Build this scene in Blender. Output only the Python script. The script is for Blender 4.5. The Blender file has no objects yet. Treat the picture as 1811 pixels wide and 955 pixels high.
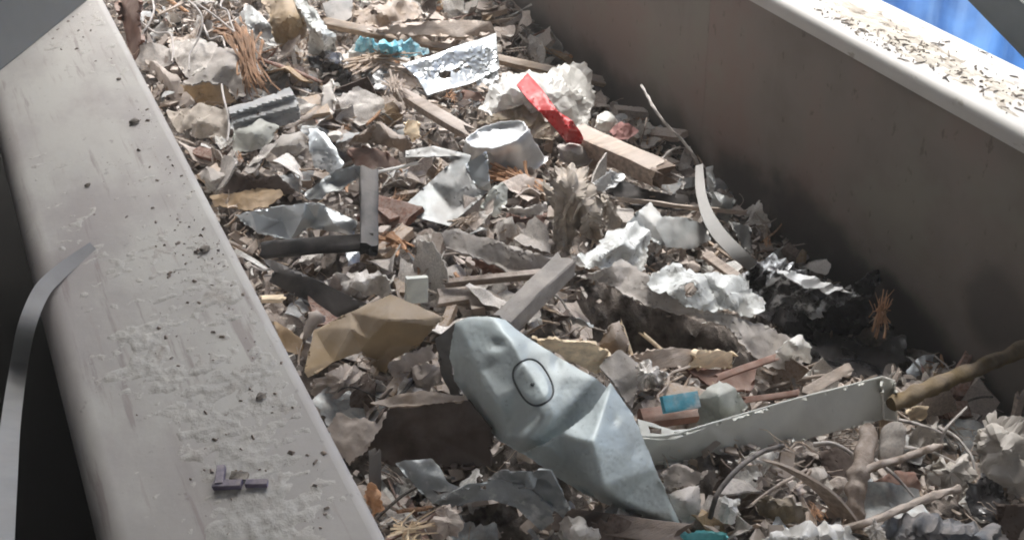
import bpy, bmesh, math, random
import numpy as np
from mathutils import Vector, Matrix, geometry

SC = bpy.context.scene
COL = SC.collection
random.seed(7)
RNG = np.random.default_rng(7)
R = math.radians

# ---------------------------------------------------------------- camera
W0, H0, HF = 1811.0, 955.0, 52.0
FPX = W0 / 2 / math.tan(R(HF / 2))
_vp = (-290.0, -900.0)
_d = np.array([_vp[0] - W0 / 2, H0 / 2 - _vp[1], FPX])
_A, _B = 324.6, .0625
_y = (-_d[0] * _A - FPX ** 2) / (_d[0] * _B + _d[1])
_n = -np.array([_A + _B * _y, _y, FPX])
_d /= np.linalg.norm(_d); _n /= np.linalg.norm(_n)
_u = np.cross(_d, _n)
if _u[0] < 0: _u = -_u
M_CW = np.array([_u, _d, _n])            # camera (right, up, forward) -> world
CAM = np.array([-0.137, 0.0, 0.80])
cd = bpy.data.cameras.new('camera'); cam = bpy.data.objects.new('camera', cd); COL.objects.link(cam)
cx, cy, cz = M_CW[:, 0], M_CW[:, 1], -M_CW[:, 2]
cam.matrix_world = Matrix(((cx[0], cy[0], cz[0], CAM[0]), (cx[1], cy[1], cz[1], CAM[1]), (cx[2], cy[2], cz[2], CAM[2]), (0, 0, 0, 1)))
cd.sensor_width = 36; cd.sensor_fit = 'HORIZONTAL'; cd.lens = FPX / W0 * 36
cd.clip_start = .02; cd.clip_end = 500
SC.camera = cam

# ---------------------------------------------------------------- sky, sun, exposure
SUN_EL, SUN_AZ = 56.0, 40.0              # azimuth measured from +Y (along the trough) towards +X
wd = bpy.data.worlds.new('World'); SC.world = wd; wd.use_nodes = True
nt = wd.node_tree
sky = nt.nodes.new('ShaderNodeTexSky'); sky.sky_type = 'NISHITA'; sky.sun_disc = False
sky.sun_elevation = R(SUN_EL); sky.sun_rotation = R(SUN_AZ); sky.dust_density = 4; sky.air_density = 1.0; sky.ozone_density = .6
_hs = nt.nodes.new('ShaderNodeHueSaturation'); _hs.inputs['Saturation'].default_value = .12; nt.links.new(sky.outputs[0], _hs.inputs['Color']); nt.links.new(_hs.outputs[0], nt.nodes['Background'].inputs[0]); nt.nodes['Background'].inputs[1].default_value = .15
sd = bpy.data.lights.new('sun', 'SUN'); sun = bpy.data.objects.new('sun', sd); COL.objects.link(sun)
sd.energy = 1.5; sd.angle = R(16); sd.color = (1, .965, .92)
_sv = Vector((math.sin(R(SUN_AZ)) * math.cos(R(SUN_EL)), math.cos(R(SUN_AZ)) * math.cos(R(SUN_EL)), math.sin(R(SUN_EL))))
sun.rotation_euler = _sv.to_track_quat('Z', 'Y').to_euler(); sun.location = (3, 4, 6)
SC.view_settings.view_transform = 'Standard'; SC.view_settings.look = 'None'
SC.view_settings.exposure = 1.58; SC.view_settings.gamma = 1; SC.view_settings.use_curve_mapping = False
SC.render.engine = 'CYCLES'
SC.cycles.filter_width = 1.9
SC.cycles.max_bounces = 6; SC.cycles.diffuse_bounces = 4

# ---------------------------------------------------------------- numeric helpers
def _hash(ix, iy, iz, seed):
    with np.errstate(over='ignore'):
        h = (ix.astype(np.int64) * 374761393 + iy.astype(np.int64) * 668265263 + iz.astype(np.int64) * 2147483647 + seed * 1274126177) & 0xFFFFFFFF
        h = ((h ^ (h >> 13)) * 1274126177) & 0xFFFFFFFF
        h = ((h ^ (h >> 16)) * 2246822519) & 0xFFFFFFFF
        return ((h ^ (h >> 15)) & 0xFFFF) / 32767.5 - 1
def vn(p, seed=0):
    """value noise -1..1 at points p (n,3)"""
    p = np.asarray(p, float); f = np.floor(p); t = p - f; t = t * t * t * (t * (t * 6 - 15) + 10); f = f.astype(np.int64)
    o = 0
    for a in (0, 1):
        for b in (0, 1):
            for c in (0, 1):
                w = (t[:, 0] if a else 1 - t[:, 0]) * (t[:, 1] if b else 1 - t[:, 1]) * (t[:, 2] if c else 1 - t[:, 2])
                o = o + w * _hash(f[:, 0] + a, f[:, 1] + b, f[:, 2] + c, seed)
    return o
def fbm(p, seed=0, octv=3):
    p = np.asarray(p, float); o = 0; a = 1
    for k in range(octv):
        o = o + a * vn(p * 2 ** k + 17.3 * k, seed + k); a *= .5
    return o
def ridge(p, seed=0, octv=2):
    p = np.asarray(p, float); o = 0; a = 1
    for k in range(octv):
        o = o + a * (.45 - np.abs(vn(p * 2 ** k + 9.1 * k, seed + k))); a *= .5
    return o
def folds(p, seed=0, n=6):
    """straight creases and flat facets, as in crumpled sheet"""
    r = np.random.default_rng(seed); p = np.asarray(p, float); p = p + .22 * np.stack([vn(p * .8 + 7 * k, seed + k) for k in range(3)], 1); o = 0
    for k in range(n):
        d = r.normal(0, 1, 3); d /= np.linalg.norm(d); f = r.uniform(.5, 1.7); t = (p @ d) * f + r.uniform(0, 9); t = np.abs(t - np.floor(t) - .5) * 2 - .5
        o = o + t * (.9 / f) * (.35 + .65 * np.clip(.5 + vn(p * .6 + 3.3 * k, seed + 40 + k), 0, 1))
    return o / n * 2.2
TW = 1.044                                # clear width of the trough
DIPS = []                                 # (x, y, radius, depth)
def hill(x, y, dips=True):
    b = np.interp(x, [-.2, 0, .25, .5, .8, TW, 1.3], [-.24, -.22, -.20, -.25, -.36, -.475, -.5])
    b = b - .05 * np.clip((y - 2.3) / .8, 0, 1) + .05 * np.clip((y - 2.0) / .6, 0, 1) * np.clip((x - .5) / .5, 0, 1)
    p = np.stack([x, y, 0 * x], 1)
    if dips: b = b + .018 * vn(p * 6, 3) + .010 * vn(p * 14, 4)
    for dx, dy, r, dep in (DIPS if dips else ()):
        b = b - dep * np.exp(-((x - dx) ** 2 + (y - dy) ** 2) / r ** 2)
    return b
def rays(px, py):
    r = np.stack([np.asarray(px, float) - W0 / 2, H0 / 2 - np.asarray(py, float), np.full(np.shape(px), FPX)], 1) / FPX
    return r @ M_CW.T
def PP(px, py, h):
    """pixels + heights above the heap -> world points"""
    px = np.asarray(px, float); py = np.asarray(py, float); h = np.broadcast_to(np.asarray(h, float), px.shape)
    r = rays(px, py)
    lo = np.full(px.shape, .5); hi = np.full(px.shape, .5); done = np.zeros(px.shape, bool)
    for t in np.arange(.5, 5.0, .03):
        q = CAM + r * t
        under = (q[:, 2] <= hill(q[:, 0], q[:, 1], False) + h) & ~done
        hi[under] = t; lo[under] = t - .03; done |= under
        if done.all(): break
    hi[~done] = 5; lo[~done] = 4.9
    for _ in range(14):
        m = (lo + hi) / 2; q = CAM + r * m[:, None]
        under = q[:, 2] <= hill(q[:, 0], q[:, 1], False) + h
        hi = np.where(under, m, hi); lo = np.where(under, lo, m)
    return CAM + r * hi[:, None]
def P(px, py, h=0.0): return PP([px], [py], [h])[0]
def PZ(px, py, z):
    r = rays([px], [py])[0]; return CAM + r * ((z - CAM[2]) / r[2])
def PX(px, py, x):
    r = rays([px], [py])[0]; return CAM + r * ((x - CAM[0]) / r[0])
def project(q):
    v = (np.asarray(q) - CAM) @ M_CW
    return W0 / 2 + FPX * v[:, 0] / v[:, 2], H0 / 2 - FPX * v[:, 1] / v[:, 2]
for px, py, r_, dep in ((800, 128, .05, .10), (1200, 575, .06, .34), (1120, 550, .05, .22), (1290, 605, .05, .24), (1420, 585, .07, .28), (1510, 595, .07, .22), (1050, 530, .045, .07), (770, 790, .07, .09), (960, 270, .025, .05), (870, 915, .055, .10), (960, 860, .04, .05), (690, 840, .04, .04)):
    q = P(px, py); DIPS.append((q[0], q[1], r_, dep))

# ---------------------------------------------------------------- materials
DUST = (.52, .455, .41)
MATS = {}
def N(nt, t, **kw):
    n = nt.nodes.new(t)
    for k, v in kw.items(): setattr(n, k, v)
    return n
def mat(name, base, dust=.5, rough=.8, metal=0, scale=30, bump=.25, var=.18, speck=.0, alt=None, altscale=12, stretch=None, spec=.35, dustcol=DUST, streak=0, sub=0, bscale=1.0):
    m = bpy.data.materials.new(name); m.use_nodes = True; MATS[name] = m
    nt = m.node_tree; L = nt.links; b = nt.nodes['Principled BSDF']
    tc = N(nt, 'ShaderNodeTexCoord'); src = tc.outputs['Object']
    if stretch:
        mp = N(nt, 'ShaderNodeMapping'); mp.inputs['Scale'].default_value = stretch; L.new(src, mp.inputs[0]); ssrc = mp.outputs[0]
    else: ssrc = src
    def noise(sc, det=4, s=src, rg=.6):
        n = N(nt, 'ShaderNodeTexNoise'); n.inputs['Scale'].default_value = sc; n.inputs['Detail'].default_value = det; n.inputs['Roughness'].default_value = rg
        L.new(s, n.inputs['Vector']); return n.outputs['Fac']
    def ramp(f, a, c):
        n = N(nt, 'ShaderNodeMapRange'); n.interpolation_type = 'SMOOTHSTEP'; n.inputs[1].default_value = a; n.inputs[2].default_value = c; L.new(f, n.inputs[0]); return n.outputs[0]
    def mix(f, a, c, mode='MIX'):
        n = N(nt, 'ShaderNodeMix', data_type='RGBA', blend_type=mode)
        if isinstance(f, (int, float)): n.inputs[0].default_value = f
        else: L.new(f, n.inputs[0])
        for s, v in ((6, a), (7, c)):
            if isinstance(v, tuple): n.inputs[s].default_value = (*v, 1)
            else: L.new(v, n.inputs[s])
        return n.outputs[2]
    def mul(a, c):
        n = N(nt, 'ShaderNodeMath', operation='MULTIPLY')
        for s, v in ((0, a), (1, c)):
            if isinstance(v, (int, float)): n.inputs[s].default_value = v
            else: L.new(v, n.inputs[s])
        return n.outputs[0]
    n1 = noise(scale, 5, ssrc)
    c = mix(ramp(n1, .3, .7), tuple(x * (1 - var * 1.6) for x in base), tuple(min(1, x * (1 + var)) for x in base))
    if alt: c = mix(ramp(noise(altscale, 5), .5, .62), c, alt)
    oi = N(nt, 'ShaderNodeObjectInfo')
    hv = N(nt, 'ShaderNodeHueSaturation'); mr = N(nt, 'ShaderNodeMapRange'); mr.inputs[3].default_value = 1 - var; mr.inputs[4].default_value = 1 + var
    L.new(oi.outputs['Random'], mr.inputs[0]); L.new(mr.outputs[0], hv.inputs['Value']); L.new(c, hv.inputs['Color']); c = hv.outputs[0]
    rgh = rough
    if dust > 0:
        g = N(nt, 'ShaderNodeNewGeometry'); sx = N(nt, 'ShaderNodeSeparateXYZ'); L.new(g.outputs['Normal'], sx.inputs[0])
        up = ramp(sx.outputs['Z'], -.1, .85)
        df = mul(mul(up, dust), ramp(noise(scale * .7, 6), .3, .62))
        c = mix(df, c, dustcol)
        if metal or rough < .6:
            n = N(nt, 'ShaderNodeMix', data_type='FLOAT'); L.new(df, n.inputs[0]); n.inputs[2].default_value = rough; n.inputs[3].default_value = .9; L.new(n.outputs[0], b.inputs['Roughness'])
            rgh = None
        if metal:
            n = N(nt, 'ShaderNodeMath', operation='MULTIPLY_ADD'); L.new(df, n.inputs[0]); n.inputs[1].default_value = -metal; n.inputs[2].default_value = metal; L.new(n.outputs[0], b.inputs['Metallic'])
    elif metal: b.inputs['Metallic'].default_value = metal
    if speck > 0:
        c = mix(mul(ramp(noise(140, 2), .66, .72), speck), c, (.06, .05, .045))
    L.new(c, b.inputs['Base Color'])
    if sub: b.inputs['Subsurface Weight'].default_value = sub; b.inputs['Subsurface Scale'].default_value = .02; b.inputs['Subsurface Radius'].default_value = (1, .9, .8)
    if rgh is not None: b.inputs['Roughness'].default_value = rgh
    b.inputs['Specular IOR Level'].default_value = spec
    if bump:
        bn = N(nt, 'ShaderNodeBump'); bn.inputs['Strength'].default_value = bump; bn.inputs['Distance'].default_value = .004
        L.new(noise(scale * 3.0 * bscale, 6, ssrc, .65), bn.inputs['Height']); L.new(bn.outputs[0], b.inputs['Normal'])
    return m
mat('cardboard', (.32, .245, .185), .9, .9, scale=22)
mat('brown_card', (.40, .29, .17), .45, .85, scale=16, var=.12, bump=.15)
mat('tan_card', (.42, .29, .16), .35, .9, scale=20)
mat('dark_card', (.075, .05, .04), .2, .9, scale=18)
mat('dusty_paper', (.50, .43, .38), .6, .92, scale=24, var=.2)
mat('plaster', (.74, .70, .655), .35, .95, scale=40, bump=.5, speck=.2)
mat('white_paint', (.74, .76, .74), .12, .5, scale=26, speck=.8, alt=(.30, .30, .28), altscale=30)
mat('white_film', (.74, .72, .67), .22, .42, scale=20, spec=.5, sub=.35, bump=.1)
mat('grey_film', (.52, .48, .43), .35, .5, scale=20, sub=.25, bump=.1)
mat('grey_card', (.40, .375, .35), .45, .9, scale=20, speck=.35)
mat('galvanized', (.66, .70, .72), .14, .34, .7, scale=7, bump=.03, var=.14)
mat('foil', (.70, .72, .73), .3, .42, .6, scale=22, bump=.15, var=.1)
mat('grey_paint', (.34, .36, .37), .35, .5, .12, scale=18, bump=.1)
mat('bracket_zinc', (.24, .265, .275), .16, .36, .5, scale=22, bump=.12, alt=(.44, .46, .46), altscale=30)
mat('dull_metal', (.33, .355, .36), .38, .5, .6, scale=18, bump=.12)
mat('painted_steel', (.55, .62, .62), .16, .42, .15, scale=14, bump=.06, var=.08, speck=.25, spec=.5)
mat('steel_rim', (.16, .155, .15), .3, .6, .2, scale=16)
mat('dark_metal', (.028, .028, .03), .14, .55, .3, scale=22, bump=.2)
mat('channel_white', (.56, .57, .53), .18, .55, scale=14, bump=.05, var=.06, speck=.15, spec=.4)
mat('dark_film', (.022, .023, .027), .1, .25, scale=18, spec=.6)
mat('wood', (.44, .33, .235), .8, .85, scale=14, stretch=(1, 8, 8), bump=.4, var=.25)
mat('dusty_wood', (.42, .34, .28), .85, .9, scale=14, stretch=(1, 8, 8), bump=.45, var=.22)
mat('dark_wood', (.13, .085, .06), .4, .85, scale=14, stretch=(1, 8, 8), bump=.4, var=.25)
mat('orange_wood', (.50, .27, .14), .25, .85, scale=20, bump=.4, var=.3)
mat('red_wood', (.24, .12, .085), .45, .85, scale=18, bump=.3, var=.25)
mat('pale_wood', (.84, .68, .48), .12, .8, scale=14, stretch=(1, 6, 6), bump=.2)  # base lightened to stand in for sunlight on the cream panel
mat('bark', (.20, .15, .115), .7, .9, scale=40, bump=.6)
mat('log_bark', (.12, .085, .04), .2, .9, scale=30, bump=.6, var=.3)
mat('red_plastic', (.50, .028, .028), .0, .42, scale=9, bump=.0, var=.06, spec=.35)
mat('pink_plastic', (.62, .30, .28), .3, .5, scale=14)
mat('blue_film', (.13, .46, .58), .25, .38, scale=25, var=.3, spec=.5, sub=.2, alt=(.50, .66, .70), altscale=16)
mat('black_silver', (.02, .021, .024), .05, .3, .35, scale=18, alt=(.62, .64, .66), altscale=26, spec=.6)
mat('teal_plastic', (.06, .36, .38), .2, .4, scale=16)
mat('cyan_print', (.07, .40, .54), .3, .5, scale=60, bump=.05, alt=(.55, .62, .66), altscale=22)
mat('green_plastic', (.55, .57, .52), .3, .5, scale=16)
mat('purple_plastic', (.20, .17, .24), .55, .5, scale=60)
mat('wire_grey', (.46, .43, .41), .4, .6, scale=60)
mat('groove_dark', (.09, .10, .10), 0, .5, scale=60, bump=0)
mat('cable_black', (.05, .047, .045), .35, .5, scale=60)
mat('cloth', (.52, .46, .39), .35, .95, scale=40, bump=.3)
mat('brown_cloth', (.22, .18, .12), .45, .95, scale=40, bump=.3)
mat('navy_cloth', (.10, .11, .125), .4, .9, scale=40, bump=.3)
mat('strap_plastic', (.25, .25, .245), .2, .5, scale=14, bump=.05, var=.08)
mat('fines', (.34, .28, .235), .6, .95, scale=60, bump=.9, var=.5)
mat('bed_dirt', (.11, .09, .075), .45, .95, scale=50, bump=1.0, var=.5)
mat('litter_dark', (.30, .265, .225), .2, .95, scale=60, var=.5)

# ---------------------------------------------------------------- mesh helpers
def tag(o, label=None, cat=None, group=None, kind=None):
    if label: o['label'] = label
    if cat: o['category'] = cat
    if group: o['group'] = group
    if kind: o['kind'] = kind
    return o
def empty(name, loc, label=None, cat=None, group=None):
    o = bpy.data.objects.new(name, None); COL.objects.link(o); o.location = loc; o.empty_display_size = .02
    return tag(o, label, cat, group)
def mk(name, verts, faces, m, parent=None, smooth=35, orig=None):
    """verts are world points; the object's origin goes to the base of the mesh (or of its parent)"""
    v = np.asarray(verts, float)
    if orig is None: orig = np.array([v[:, 0].mean(), v[:, 1].mean(), v[:, 2].min()])
    me = bpy.data.meshes.new(name); me.from_pydata([tuple(a) for a in v - orig], [], [tuple(f) for f in faces]); me.update()
    o = bpy.data.objects.new(name, me); COL.objects.link(o); o.location = orig
    me.materials.append(MATS[m] if isinstance(m, str) else m)
    if smooth:
        me.polygons.foreach_set('use_smooth', [True] * len(me.polygons)); me.set_sharp_from_angle(angle=R(smooth))
    if parent is not None:
        o.parent = parent; o.location = Vector(orig) - parent.location
    return o
def shell(top, tris, thick):
    """close a triangulated sheet into a solid of the given thickness"""
    top = np.asarray(top); n = np.zeros_like(top); tr = np.asarray(tris)
    fn = np.cross(top[tr[:, 1]] - top[tr[:, 0]], top[tr[:, 2]] - top[tr[:, 0]])
    for k in range(3): np.add.at(n, tr[:, k], fn)
    n /= np.maximum(np.linalg.norm(n, axis=1), 1e-12)[:, None]
    bot = top - n * thick; c = len(top)
    cnt = {}
    for a, b, d in tr:
        for e in ((a, b), (b, d), (d, a)): cnt[e] = cnt.get(e, 0) + 1
    F = [tuple(t) for t in tr] + [(b + c, a + c, d + c) for a, b, d in tr]
    for (a, b) in cnt:
        if (b, a) not in cnt: F.append((b, a, a + c, b + c))
    return np.vstack([top, bot]), F
HEROES = []                               # (label landmark, outline, centre)
_sid = [100]
def inpoly(px, py, poly):
    px = np.asarray(px); py = np.asarray(py); ins = np.zeros(px.shape, bool); j = len(poly) - 1
    for i in range(len(poly)):
        xi, yi = poly[i][0], poly[i][1]; xj, yj = poly[j][0], poly[j][1]
        if yi != yj:
            c = ((yi > py) != (yj > py)) & (px < (xj - xi) * (py - yi) / (yj - yi) + xi); ins ^= c
        j = i
    return ins
def sheet(name, m, outline, inner=(), creases=(), holes=(), step=4.5, rough=.0015, freq=40, crumple=0, cfreq=25, tear=1.2, thick=.0015, smooth=1, lift=0.0, parent=None, sharp=26, pleat=None, emboss=()):
    """a bent, torn piece of sheet: control points (px, py, height), folded along the lines between them"""
    _sid[0] += 1; sd = _sid[0]
    ctrl = [tuple(c) for c in outline] + [tuple(c) for c in inner]; nb = len(outline)
    cv = [Vector((c[0], c[1])) for c in ctrl]
    ce = [(i, (i + 1) % nb) for i in range(nb)] + [tuple(e) for e in creases]
    r = geometry.delaunay_2d_cdt(cv, ce, [], 1, 1e-3)
    V, T = r[0], [t for t in r[2] if len(t) == 3]
    vh = []
    for i, v in enumerate(V):
        src = r[3][i]
        vh.append(ctrl[src[0]][2] if src else min(ctrl, key=lambda c: (c[0] - v.x) ** 2 + (c[1] - v.y) ** 2)[2])
    CA = np.array([[v.x, v.y, h] for v, h in zip(V, vh)])
    # fine boundary, torn
    bp = []; be = []
    def loop(pts, jit):
        s = len(bp); n = len(pts); q = []
        for i in range(n):
            a = np.array(pts[i][:2], float); b = np.array(pts[(i + 1) % n][:2], float); L = np.linalg.norm(b - a); k = max(1, int(L / step))
            nn = np.array([-(b - a)[1], (b - a)[0]]) / max(L, 1e-6)
            for t in range(k):
                p = a + (b - a) * t / k
                if t: p = p + nn * jit * (RNG.normal() * .45 + vn(np.array([[p[0] * .09, p[1] * .09, sd]]), sd)[0] * 1.3)
                q.append(p)
        bp.extend(q); be.extend([(s + i, s + (i + 1) % len(q)) for i in range(len(q))])
    loop(outline, tear)
    for h in holes: loop(h, tear * .6)
    xs = [c[0] for c in outline]; ys = [c[1] for c in outline]
    gx, gy = np.meshgrid(np.arange(min(xs), max(xs), step), np.arange(min(ys), max(ys), step * .9)); gx = gx + (np.arange(gx.shape[0]) % 2)[:, None] * step * .5
    gx = gx.ravel() + RNG.normal(0, step * .12, gx.size); gy = gy.ravel() + RNG.normal(0, step * .12, gy.size)
    k = inpoly(gx, gy, outline)
    for h in holes: k &= ~inpoly(gx, gy, h)
    gx, gy = gx[k], gy[k]
    ba = np.array(bp); 
    if len(gx):
        d2 = ((gx[:, None] - ba[None, :, 0]) ** 2 + (gy[:, None] - ba[None, :, 1]) ** 2).min(1); k = d2 > (step * .5) ** 2; gx, gy = gx[k], gy[k]
    allp = [Vector((float(p[0]), float(p[1]))) for p in bp] + [Vector((float(a), float(b))) for a, b in zip(gx, gy)]
    # crease lines get vertices of their own
    r = geometry.delaunay_2d_cdt(allp, be, [], 1, 1e-3)
    pts = np.array([[v.x, v.y] for v in r[0]]); tris = [tuple(t) for t in r[2] if len(t) == 3]
    for hl in holes:
        cc_ = np.array([pts[list(t)].mean(0) for t in tris]); kk = ~inpoly(cc_[:, 0], cc_[:, 1], hl); tris = [t for t, k_ in zip(tris, kk) if k_]
    par = list(range(len(pts)))
    def find(i):
        while par[i] != i: par[i] = par[par[i]]; i = par[i]
        return i
    for t in tris:
        for j in t[1:]: par[find(t[0])] = find(j)
    cnt = {}
    for t in tris: cnt[find(t[0])] = cnt.get(find(t[0]), 0) + 1
    big = max(cnt, key=cnt.get); tris = [t for t in tris if find(t[0]) == big]
    use = sorted({i for t in tris for i in t}); re_ = {j: i for i, j in enumerate(use)}; pts = pts[use]; tris = [tuple(re_[i] for i in t) for t in tris]
    h = np.full(len(pts), np.nan)
    for t in T:
        a, b, c = CA[list(t)]
        den = (b[1] - c[1]) * (a[0] - c[0]) + (c[0] - b[0]) * (a[1] - c[1])
        if abs(den) < 1e-9: continue
        w0 = ((b[1] - c[1]) * (pts[:, 0] - c[0]) + (c[0] - b[0]) * (pts[:, 1] - c[1])) / den
        w1 = ((c[1] - a[1]) * (pts[:, 0] - c[0]) + (a[0] - c[0]) * (pts[:, 1] - c[1])) / den
        w2 = 1 - w0 - w1; ok = (w0 > -1e-3) & (w1 > -1e-3) & (w2 > -1e-3)
        h[ok] = (w0 * a[2] + w1 * b[2] + w2 * c[2])[ok]
    bad = np.isnan(h)
    if bad.any():
        cc = np.array([c[:2] for c in ctrl]); hh = np.array([c[2] for c in ctrl])
        for i in np.where(bad)[0]:
            d = ((cc - pts[i]) ** 2).sum(1) + 1; w = 1 / d ** 2; h[i] = (w * hh).sum() / w.sum()
    if smooth:
        tr = np.array(tris); e = np.vstack([tr[:, [0, 1]], tr[:, [1, 2]], tr[:, [2, 0]]])
        for _ in range(smooth):
            s = np.zeros(len(h)); n = np.zeros(len(h))
            np.add.at(s, e[:, 0], h[e[:, 1]]); np.add.at(n, e[:, 0], 1); np.add.at(s, e[:, 1], h[e[:, 0]]); np.add.at(n, e[:, 1], 1)
            h = .45 * h + .55 * s / np.maximum(n, 1)
    for ex, ey, ra, rb, an, eh in emboss:
        ux = (pts[:, 0] - ex) * math.cos(R(an)) + (pts[:, 1] - ey) * math.sin(R(an)); uy = -(pts[:, 0] - ex) * math.sin(R(an)) + (pts[:, 1] - ey) * math.cos(R(an))
        rr = (np.abs(ux / ra) ** 2.4 + np.abs(uy / rb) ** 2.4) ** (1 / 2.4); h = h + (eh * (1 / (1 + np.exp((rr - .86) * 26)) - .5 / (1 + ((rr - .98) / .09) ** 2)) if eh > 0 else eh * np.exp(-rr * rr * 1.2))
    q = PP(pts[:, 0], pts[:, 1], h + lift)
    # face the camera, then ruffle along the normal
    tr = np.array(tris); fn = np.cross(q[tr[:, 1]] - q[tr[:, 0]], q[tr[:, 2]] - q[tr[:, 0]])
    flip = (fn * (CAM - q[tr[:, 0]])).sum(1) < 0; tr[flip] = tr[flip][:, ::-1]
    n = np.zeros_like(q); fn[flip] *= -1
    for k in range(3): np.add.at(n, tr[:, k], fn)
    n /= np.maximum(np.linalg.norm(n, axis=1), 1e-12)[:, None]
    d = rough * fbm(q * freq, sd)
    if crumple: d = d + crumple * (folds(q * cfreq * .8, sd + 50) * 1.5 + .45 * folds(q * cfreq * 2.1, sd + 90) + .08 * ridge(q * cfreq * 3, sd + 50, 2))
    if pleat:
        for am, wl, an in pleat:
            s = (pts[:, 0] * math.cos(R(an)) + pts[:, 1] * math.sin(R(an))) / wl + .55 * vn(np.stack([pts[:, 0] / wl / 2.2, pts[:, 1] / wl / 2.2, 0 * h + sd], 1), sd + 7)
            t = np.abs(s - np.floor(s) - .5) * 2; d = d + am * (t ** 1.5 - .4) * (.5 + .5 * vn(np.stack([pts[:, 0] / wl / 3, pts[:, 1] / wl / 3, 0 * h], 1), sd + 13) + .35)
    q = q + n * d[:, None]
    v, F = shell(q, tr, thick)
    o = mk(name, v, F, m, parent, smooth=sharp)
    return o
def hero(o, label, cat, mark, outline=None, group=None):
    tag(o, label, cat, group)
    c = np.array(outline)[:, :2].mean(0) if outline is not None else None
    if c is None:
        x, y = project(np.array([o.location])); c = np.array([x[0], y[0]])
    HEROES.append((mark, outline, c)); return o
def S(name, m, label, cat, mark, outline, **kw):
    return hero(sheet(name, m, outline, **kw), label, cat, mark, outline)
def bar(name, m, p0, p1, w, t, up=(0, 0, 1), ragged=.0, n=14, bend=0., noise=.0012, taper=1., parent=None, round_=.12):
    """a stick of rectangular section from world point p0 to p1 with broken ends"""
    _sid[0] += 1; sd = _sid[0]
    p0 = np.array(p0); p1 = np.array(p1); ax = p1 - p0; L = np.linalg.norm(ax); ax /= L
    up = np.array(up, float); up -= ax * (up @ ax); up /= np.linalg.norm(up); sdv = np.cross(ax, up)
    c = 1 - round_; noise = noise * 1.5; prof = [(-c, -1), (-.33, -1), (.33, -1), (c, -1), (1, -c), (1, 0), (1, c), (c, 1), (.33, 1), (-.33, 1), (-c, 1), (-1, c), (-1, 0), (-1, -c)]; K = len(prof)
    V = []; F = []
    e0 = RNG.normal(0, 1, K) * ragged; e1 = RNG.normal(0, 1, K) * ragged
    for i in range(n + 1):
        s = i / n; sc = 1 + (taper - 1) * s
        for k, (a, b) in enumerate(prof):
            q = p0 + ax * (L * s) + sdv * (a * w / 2 * sc) + up * (b * t / 2 * sc + bend * 4 * s * (1 - s))
            if i == 0: q = q - ax * e0[k]
            if i == n: q = q + ax * e1[k]
            V.append(q)
    V = np.array(V)
    st = V @ np.stack([ax * 8, sdv * 60, up * 60], 1)
    V = V + np.stack([fbm(st, sd), fbm(st, sd + 9), fbm(st, sd + 19)], 1) * noise
    for i in range(n):
        for k in range(K):
            a, b = i * K + k, i * K + (k + 1) % K; F.append((a, b, b + K, a + K))
    c0 = len(V); V = np.vstack([V, V[:K].mean(0) + ax * ragged * .6, V[-K:].mean(0) - ax * ragged * .6])
    for k in range(K):
        F.append((c0, (k + 1) % K, k)); F.append((c0 + 1, n * K + k, n * K + (k + 1) % K))
    # order faces so normals point outwards
    return mk(name, V, F, m, parent, smooth=40)
def catmull(pts, sub):
    p = np.array(pts, float); p = np.vstack([2 * p[0] - p[1], p, 2 * p[-1] - p[-2]]); o = []
    for i in range(1, len(p) - 2):
        for t in np.arange(0, 1, 1 / sub):
            a, b, c, d = p[i - 1:i + 3]; o.append(.5 * (2 * b + (c - a) * t + (2 * a - 5 * b + 4 * c - d) * t * t + (3 * b - a - 3 * c + d) * t ** 3))
    o.append(p[-2]); return np.array(o)
def tubegeo(pts, r0, r1, seg=7, knob=0., sd=0):
    c = np.array(pts); n = len(c); V = []; F = []
    tg = np.gradient(c, axis=0); tg /= np.linalg.norm(tg, axis=1)[:, None]; ref = np.array([.31, .22, .92])
    for i in range(n):
        s = i / max(1, n - 1); a = np.cross(tg[i], ref); a /= np.linalg.norm(a); b = np.cross(tg[i], a)
        r = (r0 + (r1 - r0) * s) * (1 + knob * vn(np.array([[s * n * .35, sd, .5]]), sd)[0])
        for k in range(seg):
            th = 2 * math.pi * k / seg; V.append(c[i] + (a * math.cos(th) + b * math.sin(th)) * r * (1 + knob * .5 * math.sin(3 * th + i)))
    for i in range(n - 1):
        for k in range(seg):
            a, b = i * seg + k, i * seg + (k + 1) % seg; F.append((a, b, b + seg, a + seg))
    F.append(tuple(range(seg))[::-1]); F.append(tuple((n - 1) * seg + k for k in range(seg)))
    return np.array(V), F
def tube(name, m, pix, r0, r1=None, sub=6, knob=.0, parent=None, world=False, seg=8, rough=0):
    _sid[0] += 1
    q = np.array(pix) if world else PP([a[0] for a in pix], [a[1] for a in pix], [a[2] for a in pix])
    q = catmull(q, sub) if len(q) > 2 else np.array([q[0] + (q[1] - q[0]) * t for t in np.linspace(0, 1, sub + 1)])
    V, F = tubegeo(q, r0, r0 if r1 is None else r1, seg, knob, _sid[0])
    if rough: V = V + rough * np.stack([fbm(V * 70 + 5 * k, _sid[0] + k) for k in range(3)], 1)
    return mk(name, V, F, m, parent, smooth=60)
def join(parts):
    V = []; F = []; c = 0
    for v, f in parts:
        V.append(np.asarray(v)); F += [tuple(i + c for i in t) for t in f]; c += len(v)
    return np.vstack(V), F
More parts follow.
